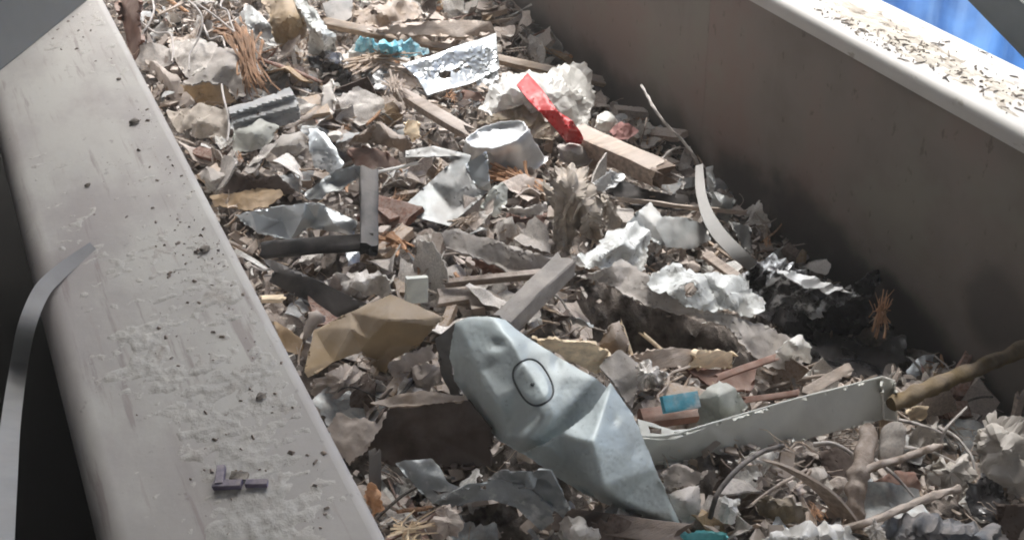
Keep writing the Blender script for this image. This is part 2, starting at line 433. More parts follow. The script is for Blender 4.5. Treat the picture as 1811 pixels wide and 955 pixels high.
def ribbon(name, m, q, wid, thick, parent=None, widths=None, sub=8, noise=.0):
    """a flat strip along world points q; wid = direction(s) of its width"""
    _sid[0] += 1
    q = catmull(q, sub); w = catmull(wid, sub) if np.ndim(wid) == 2 else np.repeat(np.array([wid], float), len(q), 0)
    if widths is not None: ws = np.interp(np.linspace(0, 1, len(q)), np.linspace(0, 1, len(widths)), widths)
    else: ws = np.ones(len(q))
    V = []; T = []; n = 5
    for i in range(len(q)):
        for k in range(n): V.append(q[i] + w[i] * ws[i] * (k / (n - 1) - .5))
    for i in range(len(q) - 1):
        for k in range(n - 1):
            a = i * n + k; T += [(a, a + 1, a + n), (a + 1, a + n + 1, a + n)]
    V = np.array(V); V = V + noise * np.stack([fbm(V * 40, _sid[0]), fbm(V * 40, _sid[0] + 5), fbm(V * 40, _sid[0] + 9)], 1)
    v, f = shell(V, T, thick); return mk(name, v, f, m, parent, smooth=40)
def boxgeo(lo, hi):
    x0, y0, z0 = lo; x1, y1, z1 = hi
    return np.array([(x0, y0, z0), (x1, y0, z0), (x1, y1, z0), (x0, y1, z0), (x0, y0, z1), (x1, y0, z1), (x1, y1, z1), (x0, y1, z1)], float), [(3, 2, 1, 0), (4, 5, 6, 7), (0, 1, 5, 4), (1, 2, 6, 5), (2, 3, 7, 6), (3, 0, 4, 7)]
def extrude_profile(prof, y0, y1):
    n = len(prof); V = [(a, y0, b) for a, b in prof] + [(a, y1, b) for a, b in prof]
    F = [(i, (i + 1) % n, (i + 1) % n + n, i + n) for i in range(n)] + [tuple(range(n))[::-1], tuple(range(n, 2 * n))]
    return np.array(V), F
def arc(cx_, cz_, r, a0, a1, n=8): return [(cx_ + r * math.cos(R(a0 + (a1 - a0) * i / n)), cz_ + r * math.sin(R(a0 + (a1 - a0) * i / n))) for i in range(n + 1)]

# ================================================================ SETTING
def plain(name, base, rough=.9, n=6, var=.3, detail=8, bump=.2, layers=(), spec=.3, coords='Object'):
    m = bpy.data.materials.new(name); m.use_nodes = True; nt = m.node_tree; L = nt.links; b = nt.nodes['Principled BSDF']; MATS[name] = m
    tc = N(nt, 'ShaderNodeTexCoord')
    def noise(sc, det=detail, st=(1, 1, 1), rg=.6):
        mp = N(nt, 'ShaderNodeMapping'); mp.inputs['Scale'].default_value = st; L.new(tc.outputs[coords], mp.inputs[0])
        t = N(nt, 'ShaderNodeTexNoise'); t.inputs['Scale'].default_value = sc; t.inputs['Detail'].default_value = det; t.inputs['Roughness'].default_value = rg; L.new(mp.outputs[0], t.inputs['Vector']); return t.outputs['Fac']
    def mixc(f, a, c):
        t = N(nt, 'ShaderNodeMix', data_type='RGBA'); L.new(f, t.inputs[0])
        for s, v in ((6, a), (7, c)):
            if isinstance(v, tuple): t.inputs[s].default_value = (*v, 1)
            else: L.new(v, t.inputs[s])
        return t.outputs[2]
    def rmp(f, a, c, o=1.):
        t = N(nt, 'ShaderNodeMapRange'); t.interpolation_type = 'SMOOTHSTEP'; t.inputs[1].default_value = a; t.inputs[2].default_value = c; t.inputs[4].default_value = o; L.new(f, t.inputs[0]); return t.outputs[0]
    c = mixc(rmp(noise(n), .3, .7), tuple(x * (1 - var) for x in base), tuple(min(1, x * (1 + var)) for x in base))
    for sc, lo, hi, col, st, amt in layers: c = mixc(rmp(noise(sc, st=st), lo, hi, amt), c, col)
    L.new(c, b.inputs['Base Color']); b.inputs['Roughness'].default_value = rough; b.inputs['Specular IOR Level'].default_value = spec
    if bump:
        bn = N(nt, 'ShaderNodeBump'); bn.inputs['Strength'].default_value = bump; bn.inputs['Distance'].default_value = .003; L.new(noise(n * 12), bn.inputs['Height']); L.new(bn.outputs[0], b.inputs['Normal'])
    return m
plain('yard_dirt', (.006, .0055, .005), 1, n=3, spec=0)
plain('beam_paint', (.455, .425, .395), .7, n=5, var=.08, bump=.12, layers=((2.2, .48, .6, (.39, .35, .335), (1, .35, 1), .75), 
    (9, .52, .68, (.37, .325, .305), (1.5, .12, 1), .85), (3.5, .5, .62, (.57, .55, .50), (1, .5, 1), .7), (60, .63, .70, (.27, .24, .22), (1, .6, 1), .6), (26, .58, .66, (.33, .28, .26), (1.8, .14, 1), .75), (70, .60, .66, (.42, .37, .34), (1.6, .1, 1), .6)))
plain('rail_paint', (.66, .64, .61), .75, n=6, var=.08, bump=.1, layers=((40, .6, .68, (.35, .31, .26), (1, .6, 1), .6), (5, .5, .65, (.72, .68, .60), (1, .5, 1), .6)))
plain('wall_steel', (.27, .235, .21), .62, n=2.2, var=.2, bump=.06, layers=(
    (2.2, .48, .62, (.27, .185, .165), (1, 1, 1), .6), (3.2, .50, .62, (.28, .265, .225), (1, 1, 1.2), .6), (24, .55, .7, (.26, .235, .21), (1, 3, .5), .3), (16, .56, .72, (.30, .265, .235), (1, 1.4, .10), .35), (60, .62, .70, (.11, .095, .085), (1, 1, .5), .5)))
def dark_patches(m, spots):
    """darker soft-edged patches at set places on the steel: (y, z, ry, rz, amount)"""
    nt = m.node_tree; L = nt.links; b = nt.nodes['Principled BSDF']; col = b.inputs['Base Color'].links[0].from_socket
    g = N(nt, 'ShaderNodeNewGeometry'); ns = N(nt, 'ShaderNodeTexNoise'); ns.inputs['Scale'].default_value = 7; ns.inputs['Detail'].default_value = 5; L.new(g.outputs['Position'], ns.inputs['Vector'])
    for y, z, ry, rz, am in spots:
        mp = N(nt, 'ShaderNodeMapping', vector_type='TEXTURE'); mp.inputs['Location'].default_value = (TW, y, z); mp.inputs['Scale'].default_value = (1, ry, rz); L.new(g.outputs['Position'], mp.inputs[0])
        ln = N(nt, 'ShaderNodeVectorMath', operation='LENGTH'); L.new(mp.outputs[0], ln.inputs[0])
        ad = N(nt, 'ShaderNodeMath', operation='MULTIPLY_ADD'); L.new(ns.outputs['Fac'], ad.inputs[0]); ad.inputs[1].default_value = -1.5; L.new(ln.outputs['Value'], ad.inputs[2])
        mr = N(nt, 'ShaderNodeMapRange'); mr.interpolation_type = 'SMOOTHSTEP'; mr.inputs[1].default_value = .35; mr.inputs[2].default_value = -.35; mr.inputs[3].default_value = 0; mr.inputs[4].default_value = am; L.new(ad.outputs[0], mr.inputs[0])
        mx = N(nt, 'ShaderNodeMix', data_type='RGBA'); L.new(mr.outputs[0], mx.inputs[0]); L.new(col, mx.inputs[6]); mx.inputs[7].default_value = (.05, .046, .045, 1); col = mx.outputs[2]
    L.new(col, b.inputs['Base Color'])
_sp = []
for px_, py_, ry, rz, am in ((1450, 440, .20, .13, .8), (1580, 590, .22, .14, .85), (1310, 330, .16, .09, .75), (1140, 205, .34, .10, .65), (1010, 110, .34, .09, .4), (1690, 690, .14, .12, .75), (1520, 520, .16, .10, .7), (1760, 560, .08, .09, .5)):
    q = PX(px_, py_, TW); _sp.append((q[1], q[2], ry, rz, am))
dark_patches(MATS['wall_steel'], _sp)
plain('plate_grey', (.22, .22, .21), .7, n=4, var=.08, bump=.05, layers=((7, .55, .7, (.28, .27, .25), (1, 1, 1), .5),))
plain('dark_rib', (.10, .095, .09), .7, n=4)
plain('grey_steel', (.20, .21, .20), .7, n=4, var=.15)
plain('shade_wall_black', (.005, .0045, .0045), 1, n=2, spec=0, bump=0)  # near black, for the unseen wall added to block side light
plain('shade_roof_panel', (.52, .49, .46), .8, n=1.5)  # pale, so the added roof's underside bounces fill light
plain('tarp_blue', (.27, .46, .85), .5, n=2.5, var=.4, bump=.0, layers=((2, .5, .7, (.62, .76, .94), (1, 1, .06), .9),))
plain('crust', (.50, .475, .435), .95, n=12, var=.08, bump=.5, layers=((30, .52, .66, (.44, .40, .36), (1, .7, 1), .7), (120, .62, .70, (.25, .21, .18), (1, 1, 1), .6)))

_m = MATS['tarp_blue'].node_tree; _t = _m.nodes.new('ShaderNodeBsdfTranslucent'); _x = _m.nodes.new('ShaderNodeMixShader'); _p = _m.nodes['Principled BSDF']
_m.links.new(_p.inputs['Base Color'].links[0].from_socket, _t.inputs[0]); _x.inputs[0].default_value = .75
_m.links.new(_p.outputs[0], _x.inputs[1]); _m.links.new(_t.outputs[0], _x.inputs[2]); _m.links.new(_x.outputs[0], _m.nodes['Material Output'].inputs[0])
g, f = boxgeo((-14, -9, -1.7), (14, 22, -1.6)); tag(mk('ground', g, f, 'yard_dirt', smooth=0), kind='structure')
# unseen roof and side wall, added and cut to shade the near end
_rp = [(-6, -6), (4.2, -6), (4.2, -.6), (1.3, 3.85), (-.2, 4.6), (-6, 4.6)]
V = [(x, y, 3.2) for x, y in _rp] + [(x, y, 3.3) for x, y in _rp]; n_ = len(_rp)
tag(mk('unseen_shade_roof', V, [tuple(range(n_))[::-1], tuple(range(n_, 2 * n_))] + [(i, (i + 1) % n_, (i + 1) % n_ + n_, i + n_) for i in range(n_)], 'shade_roof_panel', smooth=0), kind='structure')
g, f = boxgeo((-1.0, -6, -1.6), (-.78, 6.5, 1.3)); tag(mk('unseen_shade_wall', g, f, 'shade_wall_black', smooth=0), kind='structure')


hv_, hf_ = boxgeo((-14.5, -9.5, -2.7), (14.5, 22.5, 3.6)); hz = mk('haze', hv_, hf_, 'fines', smooth=0); hz.data.materials.clear()
hm = bpy.data.materials.new('haze'); hm.use_nodes = True; hm.node_tree.nodes.remove(hm.node_tree.nodes['Principled BSDF']); pv = hm.node_tree.nodes.new('ShaderNodeVolumePrincipled')
pv.inputs['Color'].default_value = (.93, .92, .90, 1); pv.inputs['Density'].default_value = .020; pv.inputs['Anisotropy'].default_value = .2
hm.node_tree.links.new(pv.outputs[0], hm.node_tree.nodes['Material Output'].inputs['Volume']); hz.data.materials.append(hm); tag(hz, 'fine dust hanging in the air over the heap', 'haze', kind='stuff')

# near (left) side beam of the trough
LB = empty('trough_beam', (-.12, 1.5, -.3), 'wide grey steel box beam caked with dust along the near side of the trough', 'steel beam')
XL = -.214
prof = arc(XL - .0, -.034, .034, 180, 90) + [(-.012, 0)] + arc(-.012, -.012, .012, 90, 0, 5) + [(0, -1.0), (XL - .034, -1.0)]
g, f = extrude_profile(prof[::-1], -.6, 4.0); beam = mk('box_section', g, f, 'beam_paint', LB, smooth=50)
# dust crust lying on the beam
nx, ny = 110, 620
xs = np.linspace(-.235, -.004, nx); ys = np.linspace(.35, 2.3, ny); X, Y = np.meshgrid(xs, ys); pts = np.stack([X.ravel(), Y.ravel(), 0 * X.ravel()], 1)
ppx, ppy = project(pts)
def bump2(cx_, cy_, rx, ry): return np.exp(-((ppx - cx_) / rx) ** 2 - ((ppy - cy_) / ry) ** 2)
mask = 1.2 * bump2(330, 640, 130, 130) + 1.1 * bump2(430, 800, 120, 160) + .6 * bump2(420, 560, 60, 170) + .55 * bump2(370, 430, 40, 90) + .35 * bump2(290, 300, 60, 60) + .5 * bump2(470, 930, 110, 90) + .25 * bump2(150, 60, 60, 50)
q = pts * np.array([1, .75, 1])
q2 = pts * np.array([30, 75, 1]) + .5 * np.stack([fbm(q * 20, 5), fbm(q * 20, 6), 0 * mask], 1); zz = np.minimum(mask, 1) * .55 - .42 + .26 * fbm(q * 12, 61, 3) + .34 * fbm(q2, 66, 3) + .18 * fbm(q2 * 2.6, 68, 2)
z = .0034 * np.tanh(.9 * zz) - .0001 + .0008 * fbm(q * 130, 71, 2) * (zz > -.2)
edge = np.clip((pts[:, 0] + .228) / .02, 0, 1) * np.clip((-.006 - pts[:, 0]) / .012, 0, 1)
z = z - .006 * (1 - edge)
V = pts.copy(); V[:, 2] = z
F = []
for j in range(ny - 1):
    for i in range(nx - 1):
        a = j * nx + i; ids = (a, a + 1, a + nx + 1, a + nx)
        if max(z[k] for k in ids) > -.0008: F.append(ids)
o = mk('dust_crust', V, F, 'crust', smooth=60); tag(o, 'cracked crust of pale dust caked on the wide beam', 'dust', kind='stuff')
parts = []
for k in range(420):
    c0 = ((365, 440, 26, 14), (300, 290, 70, 70), (250, 215, 12, 12), (430, 640, 70, 120), (150, 50, 40, 40), (330, 420, 40, 120), (480, 850, 90, 90))[int(RNG.choice(7, p=[.16, .16, .05, .25, .12, .14, .12]))]
    c = PZ(c0[0] + RNG.normal(0, c0[2]), c0[1] + RNG.normal(0, c0[3]), .0006)
    if not (-.20 < c[0] < -.012): continue
    l = .0006 + .0030 * RNG.random() ** 4; a = RNG.uniform(0, 6.28); wv = l * RNG.uniform(.3, .9)
    dv = np.array([math.cos(a), math.sin(a), 0]) * l; sv = np.array([-math.sin(a), math.cos(a), 0]) * wv; uv = np.array([0, 0, l * RNG.uniform(.4, .9)])
    parts.append((np.array([c - dv - sv, c + dv - sv, c + dv + sv, c - dv + sv, c - dv * .6 + uv, c + dv * .5 + uv]), [(0, 1, 5, 4), (2, 3, 4, 5), (1, 2, 5), (3, 0, 4), (3, 2, 1, 0)]))
v, f = join(parts); tag(mk('beam_crumbs', v, f, 'bark', smooth=0), 'fine dark crumbs sprinkled along the wide dusty beam', 'crumbs', kind='stuff')
# outer skin plate standing on the beam at its far end
a = PZ(-60, 175, 0); b = PZ(158, -2, 0); dirv = (b - a) / np.linalg.norm(b - a); nrm = np.array([-dirv[1], dirv[0], 0]) * .006
V = [a, b, b + nrm, a + nrm]; V = np.array([v + np.array([0, 0, .001]) for v in V] + [v + np.array([0, 0, .42]) for v in V])
o = mk('gusset_plate', V, [(3, 2, 1, 0), (4, 5, 6, 7), (0, 1, 5, 4), (1, 2, 6, 5), (2, 3, 7, 6), (3, 0, 4, 7)], 'plate_grey', smooth=0)
tag(o, 'plain grey steel plate standing across the far end of the dusty beam', 'plate')
# floor of the trough
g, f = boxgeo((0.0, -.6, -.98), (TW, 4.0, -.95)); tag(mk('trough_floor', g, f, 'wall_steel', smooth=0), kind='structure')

# far (right) side: wall panels, seam, top rail
RB = empty('trough_wall', (TW + .08, 1.5, -.6), 'brown blotched steel trough wall topped by a sunlit rail', 'trough wall')
SEAM = PX(1247, 150, TW)[1]
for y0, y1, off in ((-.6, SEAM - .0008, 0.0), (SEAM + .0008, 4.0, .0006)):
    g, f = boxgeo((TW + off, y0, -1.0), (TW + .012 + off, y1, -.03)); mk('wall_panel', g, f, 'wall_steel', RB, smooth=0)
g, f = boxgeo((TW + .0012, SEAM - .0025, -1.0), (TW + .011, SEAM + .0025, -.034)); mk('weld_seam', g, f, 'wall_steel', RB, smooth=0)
RW = .146
prof = [(TW - .006, -.028)] + arc(TW + .008, -.014, .014, 180, 90, 6) + arc(TW + RW - .012, -.012, .012, 90, 0, 6) + [(TW + RW, -.16), (TW + .02, -.16), (TW + .02, -.028)]
g, f = extrude_profile(prof[::-1], -.6, 4.2); mk('top_rail', g, f, 'rail_paint', RB, smooth=50)
# grit on the rail
parts = []
for k in range(300):
    t = RNG.random(); px_, py_ = 1430 + 400 * t + RNG.normal(0, 18), 20 + 165 * t + RNG.normal(0, 12)
    if RNG.random() < .3: px_, py_ = 1600 + RNG.normal(0, 60), 85 + RNG.normal(0, 22)
    c = PZ(px_, py_, .001)
    if not (TW + .012 < c[0] < TW + RW - .015): continue
    l = .0012 + .011 * RNG.random() ** 3.5; a = RNG.uniform(0, 6.28); wv = l * RNG.uniform(.15, .7) if l < .004 else RNG.uniform(.0008, .002)
    dv = np.array([math.cos(a), math.sin(a), RNG.normal(0, .2)]) * l; sv = np.array([-math.sin(a), math.cos(a), 0]) * wv; uv = np.array([0, 0, RNG.uniform(.0008, .0025)])
    parts.append((np.array([c - dv - sv, c + dv - sv, c + dv + sv, c - dv + sv, c - dv * .6 + uv, c + dv * .7 + uv]), [(0, 1, 5, 4), (2, 3, 4, 5), (1, 2, 5), (3, 0, 4), (3, 2, 1, 0)]))
v, f = join(parts); o = mk('grit', v, f, 'litter_dark', smooth=0); tag(o, 'dark chips and grit strewn on the sunlit top rail', 'grit', kind='stuff')
# matted dust on the rail
nx, ny = 70, 460
X, Y = np.meshgrid(np.linspace(TW + .006, TW + RW - .006, nx), np.linspace(.5, 1.9, ny)); pts = np.stack([X.ravel(), Y.ravel(), 0 * X.ravel()], 1); rpx, rpy = project(pts)
al = (rpx - 1450) / 361; cenx = .42 + .1 * np.sin(al * 5); lat = (pts[:, 0] - TW) / RW
mask = np.exp(-((lat - cenx) / .30) ** 2) * np.clip((rpx - 1400) / 110, 0, 1)
zz = mask * 1.0 - .62 + .45 * fbm(pts * np.array([34, 16, 1]), 161, 4) + .45 * fbm(pts * np.array([110, 60, 1]), 166, 3)
z = .0030 * np.tanh(zz) - .0001; z = z - .006 * (1 - np.clip((lat - .08) / .08, 0, 1) * np.clip((.93 - lat) / .06, 0, 1)); V = pts.copy(); V[:, 2] = z; F = []
for j in range(ny - 1):
    for i in range(nx - 1):
        a = j * nx + i; ids = (a, a + 1, a + nx + 1, a + nx)
        if max(z[k] for k in ids) > -.0008: F.append(ids)
plain('rail_dust', (.60, .555, .48), .95, n=14, var=.12, bump=.5, layers=((34, .50, .62, (.40, .35, .29), (1.5, .6, 1), .8), (90, .56, .66, (.20, .17, .14), (1, .5, 1), .8)))
tag(mk('rail_dust', V, F, 'rail_dust', smooth=60), 'matted beige dust and dirt lying along the sunlit top rail', 'dust', kind='stuff')
# blue sheet hanging beyond and a diagonal brace
n1 = 90; V = []; F = []
for i in range(n1 + 1):
    t = i / n1; y = -.5 + 6.5 * t; x = 2.7 + .05 * math.sin(y * 9) + .03 * math.sin(y * 23 + 1)
    for z in (-1.55, -.8, 0, .8, 1.6): V.append((x + .02 * math.sin(z * 4 + y * 3), y, z))
for i in range(n1):
    for k in range(4): a = i * 5 + k; F.append((a, a + 1, a + 6, a + 5))
T = [t for q in F for t in ((q[0], q[1], q[2]), (q[0], q[2], q[3]))]
v, f = shell(np.array(V), T, .004); o = mk('tarpaulin', v, f, 'tarp_blue', smooth=60); tag(o, 'bright blue tarpaulin hanging in folds beyond the top rail', 'tarpaulin')
p0 = PX(1788, 0, 1.45); p1 = PX(1916, 128, 1.45); dv = (p1 - p0) / np.linalg.norm(p1 - p0)
o = bar('diagonal_brace', 'grey_steel', p0 - dv * .5, p1 + dv * .3, .10, .06, up=np.cross(dv, np.array([-.25, -.55, .8])), n=4, noise=0, round_=.1); tag(o, 'dark grey steel brace slanting over the blue tarpaulin', 'brace')

# ---------------------------------------------------------------- heap bed
nx, ny = 210, 460
X, Y = np.meshgrid(np.linspace(.0, TW, nx), np.linspace(.1, 3.6, ny)); x, y = X.ravel(), Y.ravel(); p = np.stack([x, y, 0 * x], 1)
z = hill(x, y) - .016 + .016 * fbm(p * 26, 21, 3) + .010 * ridge(p * 60, 25, 2)
V = np.stack([x, y, z], 1); F = [(j * nx + i, j * nx + i + 1, (j + 1) * nx + i + 1, (j + 1) * nx + i) for j in range(ny - 1) for i in range(nx - 1)]
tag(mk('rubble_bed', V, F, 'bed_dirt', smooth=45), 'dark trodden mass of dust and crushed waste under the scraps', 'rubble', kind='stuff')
# ================================================================ SCRAPS ONE CAN TELL APART
from mathutils.bvhtree import BVHTree
def on(o, px, py, off=0.0):
    """the point where a pixel's ray meets an object, lifted a little off it"""
    bpy.context.view_layer.update(); mw = o.matrix_world
    bv = BVHTree.FromPolygons([mw @ v.co for v in o.data.vertices], [p.vertices for p in o.data.polygons])
    r = Vector(rays([px], [py])[0]).normalized(); h = bv.ray_cast(Vector(CAM), r)
    if h[0] is None: return None
    n = h[1] if h[1].dot(r) < 0 else -h[1]
    return np.array(h[0] + n * off)
def compound(name, label, cat, mark, outline, base):
    b = P(*base) if len(base) == 3 else np.array(base)
    e = empty(name, b, label, cat); HEROES.append((mark, outline, np.array(outline, float)[:, :2].mean(0))); return e

# --- crushed grey housing in the middle front
OUT = [(806, 572, .15), (828, 562, .152), (862, 561, .15), (893, 566, .148), (932, 596, .143), (990, 632, .136), (1054, 670, .130), (1078, 690, .085), (1062, 722, .080), (1020, 768, .072), (960, 806, .055), (932, 803, .02), (880, 777, .015), (845, 732, .02), (806, 674, .04), (796, 630, .10)]
INN = [(834, 640, .130), (874, 707, .114), (926, 776, .096), (985, 738, .112), (1022, 706, .120), (943, 677, .128), (1058, 706, .096), (1004, 752, .088), (955, 785, .080), (905, 610, .146), (1000, 665, .131), (960, 730, .118), (900, 765, .06), (915, 690, .118)]
k = len(OUT)
HOUT = OUT[:7] + [(1080, 675, .14), (1119, 735, .115), (1160, 830, .075), (1206, 935, .02), (1154, 927, -.005), (1067, 887, .0), (985, 842, .0)] + OUT[11:]
e = compound('metal_housing', 'crushed pale grey metal housing with an oval groove pressed into its top', 'metal housing', 'the grey housing', HOUT, (985, 800, -.02))
body = sheet('housing_shell', 'painted_steel', OUT, INN, creases=[(k + 2, k + 3), (k + 3, k + 4), (k + 4, 6), (k + 6, k + 7), (k + 7, k + 8), (k, 15)], step=3.6, smooth=7, crumple=.0026, cfreq=11, rough=.0013, freq=18, tear=.2, thick=.0022, parent=e, sharp=70, emboss=[(943, 676, 43, 30, 60, .0016), (880, 610, 14, 10, 0, -.004), (862, 652, 12, 18, 30, -.0025), (985, 640, 10, 16, 0, -.003)])
O2 = [(1080, 675, .142), (1100, 704, .130), (1119, 735, .118), (1160, 830, .078), (1206, 935, .02), (1154, 929, -.012), (1067, 889, -.008), (985, 844, -.002), (925, 801, .06), (955, 789, .092), (990, 768, .104), (1022, 746, .112), (1048, 722, .122), (1064, 698, .132)]
sheet('folded_end', 'painted_steel', O2, [(1045, 783, .126), (1067, 861, .088), (1098, 886, .045), (1066, 720, .134), (1000, 815, .062)], creases=[(17, 14), (14, 15), (15, 16), (17, 0), (16, 4)], step=3.6, smooth=4, crumple=.002, cfreq=12, rough=.0012, freq=18, tear=.6, thick=.002, parent=e, sharp=60, emboss=[(1120, 800, 14, 22, 20, -.003), (1085, 745, 10, 14, 0, -.003)])
for _nm, _mt, _rad, _rr in (('oval_groove', 'groove_dark', 1.0, .0013),):
    ring = []
    for i in range(49):
        a = 2 * math.pi * i / 48; ca, sa = math.cos(a), math.sin(a); f_ = 1 / (abs(ca) ** 2.6 + abs(sa) ** 2.6) ** (1 / 2.6)
        ux, uy = 42 * ca * f_, 29.5 * sa * f_; q = on(body, 943 + .5 * ux + .86 * uy, 676 + .86 * ux - .5 * uy, .0002)
        if q is not None: ring.append(q)
    v, f = tubegeo(ring, _rr, _rr, 6); mk(_nm, v, f, _mt, e)
q = on(body, 942, 679, .0); ico = bmesh.new(); bmesh.ops.create_icosphere(ico, subdivisions=2, radius=.0028); mk('rivet', np.array([v.co[:] for v in ico.verts]) * [1, 1, .6] + q, [[v.index for v in f.verts] for f in ico.faces], 'groove_dark', e); ico.free()
sheet('end_rim', 'steel_rim', [(770, 598, .11), (806, 570, .145), (829, 561, .148), (800, 610, .11), (796, 635, .09), (806, 676, .04), (840, 735, .02), (800, 700, .01), (780, 664, .03)], step=4, parent=e, tear=.4)

# --- long pale channel
OUT = [(1120, 772, .055), (1180, 771, .060), (1250, 752, .065), (1400, 708, .075), (1480, 688, .08), (1560, 667, .09), (1563, 741, .028), (1480, 763, .02), (1300, 806, .005), (1230, 816, .0), (1140, 824, .0)]
e = compound('plastic_channel', 'long pale grey U channel lying from the housing towards the wall', 'plastic channel', 'the long channel', OUT, (1350, 760, 0))
sheet('channel_face', 'channel_white', OUT, [(1480, 725, .05), (1300, 770, .034)], step=5, smooth=0, rough=.0004, freq=10, tear=.2, thick=.002, parent=e)
sheet('end_return', 'channel_white', [(1560, 667, .09), (1582, 673, .082), (1586, 745, .022), (1563, 741, .028)], step=5, tear=.2, thick=.003, parent=e, smooth=0)
q = [on(e.children[0], 1240 + t * 319, 0, 0) for t in ()]
ln = PP(np.array([1120, 1180, 1250, 1400, 1480, 1560.]), np.array([771, 770, 751, 707, 687, 666.]), np.array([.057, .062, .067, .077, .082, .092])); v, f = tubegeo(catmull(ln, 6), .0013, .0013, 6); mk('lip', v, f, 'channel_white', e)
ec = PP(np.array([1560, 1582, 1586, 1563.]), np.array([666, 673, 745, 741.]), np.array([.092, .084, .026, .032])); pts_ = np.vstack([ec[a] + (ec[(a + 1) % 4] - ec[a]) * t for a in range(4) for t in (0, .25, .5, .75)] + [ec[0]]); v, f = tubegeo(pts_, .0013, .0013, 6); mk('end_lip', v, f, 'white_film', e)
sheet('punched_flange', 'channel_white', [(1128, 740, .062), (1150, 746, .062), (1190, 760, .06), (1225, 757, .06), (1262, 744, .066), (1240, 760, .064), (1195, 776, .058), (1135, 776, .055)], holes=[[(1147, 752), (1170, 757), (1170, 767), (1150, 765)], [(1192, 763), (1214, 763), (1214, 770), (1194, 771)]], step=3.5, tear=.2, thick=.002, parent=e)

# --- brown folded card
OUT = [(538, 657, .052), (555, 584, .062), (620, 552, .075), (690, 521, .09), (740, 540, .088), (785, 561, .085), (770, 577, .078), (738, 612, .044), (690, 640, .020), (684, 664, -.004), (660, 648, .01), (640, 622, .040), (590, 640, .044), (545, 668, .045)]
S('folded_cardboard', 'brown_card', 'golden brown folded sheet of card leaning on the dusty beam', 'cardboard', 'the folded brown card', OUT, inner=[(687, 566, .090), (652, 600, .060), (620, 580, .072), (690, 612, .040)], creases=[(14, 3), (14, 15), (14, 5), (15, 11), (14, 17)], step=4, smooth=0, rough=.0012, freq=20, tear=.4, thick=.002, pleat=[(.0016, 34, 35)])

# --- black bracket
OUT = [(632, 310), (660, 297), (670, 410), (648, 446), (480, 456), (452, 436), (626, 412)]
e = compound('steel_bracket', 'black dusty L shaped steel bracket with one arm upright', 'bracket', 'the black bracket', OUT, (650, 440, .02))
bar('upright_arm', 'dark_metal', P(652, 440, .05), P(652, 304, .075), .030, .022, up=(-.3, -1, .3), parent=e, noise=.0016, ragged=.003)
bar('flat_arm', 'dark_metal', P(466, 444, .045), P(660, 428, .05), .024, .016, up=(0, -.5, .8), parent=e, noise=.0016, ragged=.004)
S('steel_bar', 'dark_metal', 'flat charcoal steel bar sloping down below the black bracket', 'steel bar', 'the charcoal bar', [(462, 458, .05), (484, 461, .05), (560, 495, .05), (645, 536, .035), (630, 556, .02), (592, 561, .02), (520, 522, .025), (476, 498, .03), (486, 480, .045)], step=5, rough=.0006, tear=.4, thick=.005, smooth=0)
tube('bent_wire', 'wire_grey', [(445, 470, .03), (465, 478, .04), (488, 474, .045), (486, 486, .04), (468, 488, .03)], .0018); hero(COL.objects['bent_wire'], 'short bent grey wire hooked round the charcoal bar end', 'wire', 'the hooked wire')

# --- silver sheets on the left
S('crumpled_sheet', 'galvanized', 'crumpled bright sheet metal lying behind the flat arm of the black bracket', 'sheet metal', 'the bright crumpled sheet', [(414, 380, .04), (444, 374, .05), (500, 364, .055), (540, 359, .065), (566, 360, .065), (600, 376, .05), (629, 389, .04), (627, 418, .02), (549, 402, .02), (515, 423, .015), (455, 412, .02)], inner=[(535, 385, .05), (500, 392, .02), (560, 388, .03), (590, 395, .045)], creases=[(3, 11), (4, 13), (2, 12)], step=4, smooth=0, rough=.0012, freq=18, crumple=.0015, thick=.0012)
S('bent_strip', 'dull_metal', 'dark curled metal strip with a bright rim against the black bracket', 'metal strip', 'the curled strip', [(538, 344, .05), (566, 322, .06), (593, 301, .07), (626, 292, .075), (652, 298, .07), (628, 318, .05), (604, 336, .045), (575, 341, .05), (570, 352, .04), (548, 354, .04)], inner=[(590, 322, .05)], step=4, smooth=1, thick=.0018)
S('metal_scrap', 'galvanized', 'curved silver metal blade standing on edge behind the curled strip', 'metal scrap', 'the silver blade', [(546, 228, .06), (560, 226, .065), (577, 240, .06), (594, 262, .05), (608, 288, .035), (596, 308, .02), (578, 318, .01), (556, 300, .02), (547, 262, .05)], inner=[(565, 262, .05), (580, 290, .03)], step=4, smooth=2, rough=.002, thick=.0014)
S('corrugated_metal', 'grey_paint', 'grey ribbed metal panel with a small bolt hole near the far left', 'metal panel', 'the ribbed panel', [(403, 190, .055), (440, 180, .06), (480, 168, .065), (512, 154, .07), (524, 172, .06), (532, 212, .04), (500, 222, .035), (470, 228, .035), (416, 240, .03)], inner=[(406, 203, .062), (521, 167, .078), (408, 209, .050), (522, 174, .066), (411, 219, .050), (526, 188, .064), (412, 226, .038), (528, 196, .052)], creases=[(9, 10), (11, 12), (13, 14), (15, 16)], holes=[[(452, 199), (458, 198), (459, 204), (453, 205)]], step=4, smooth=0, thick=.0018, rough=.0008)
S('plastic_fragment', 'green_plastic', 'pale greenish cracked plastic panel in front of the ribbed panel', 'plastic panel', 'the pale panel', [(414, 232, .04), (440, 222, .05), (459, 209, .055), (476, 217, .055), (493, 222, .05), (480, 248, .035), (466, 263, .025), (440, 268, .02), (412, 266, .02)], inner=[(448, 236, .05)], step=4, rough=.0012, thick=.002, smooth=1)
S('plastic_offcut', 'grey_film', 'grey rounded plastic offcut beside the pale panel', 'plastic scrap', 'the grey offcut', [(470, 262, .03), (500, 240, .04), (530, 232, .045), (545, 240, .04), (545, 262, .02), (520, 275, .015), (490, 280, .01)], inner=[(510, 255, .045)], step=4, smooth=2)
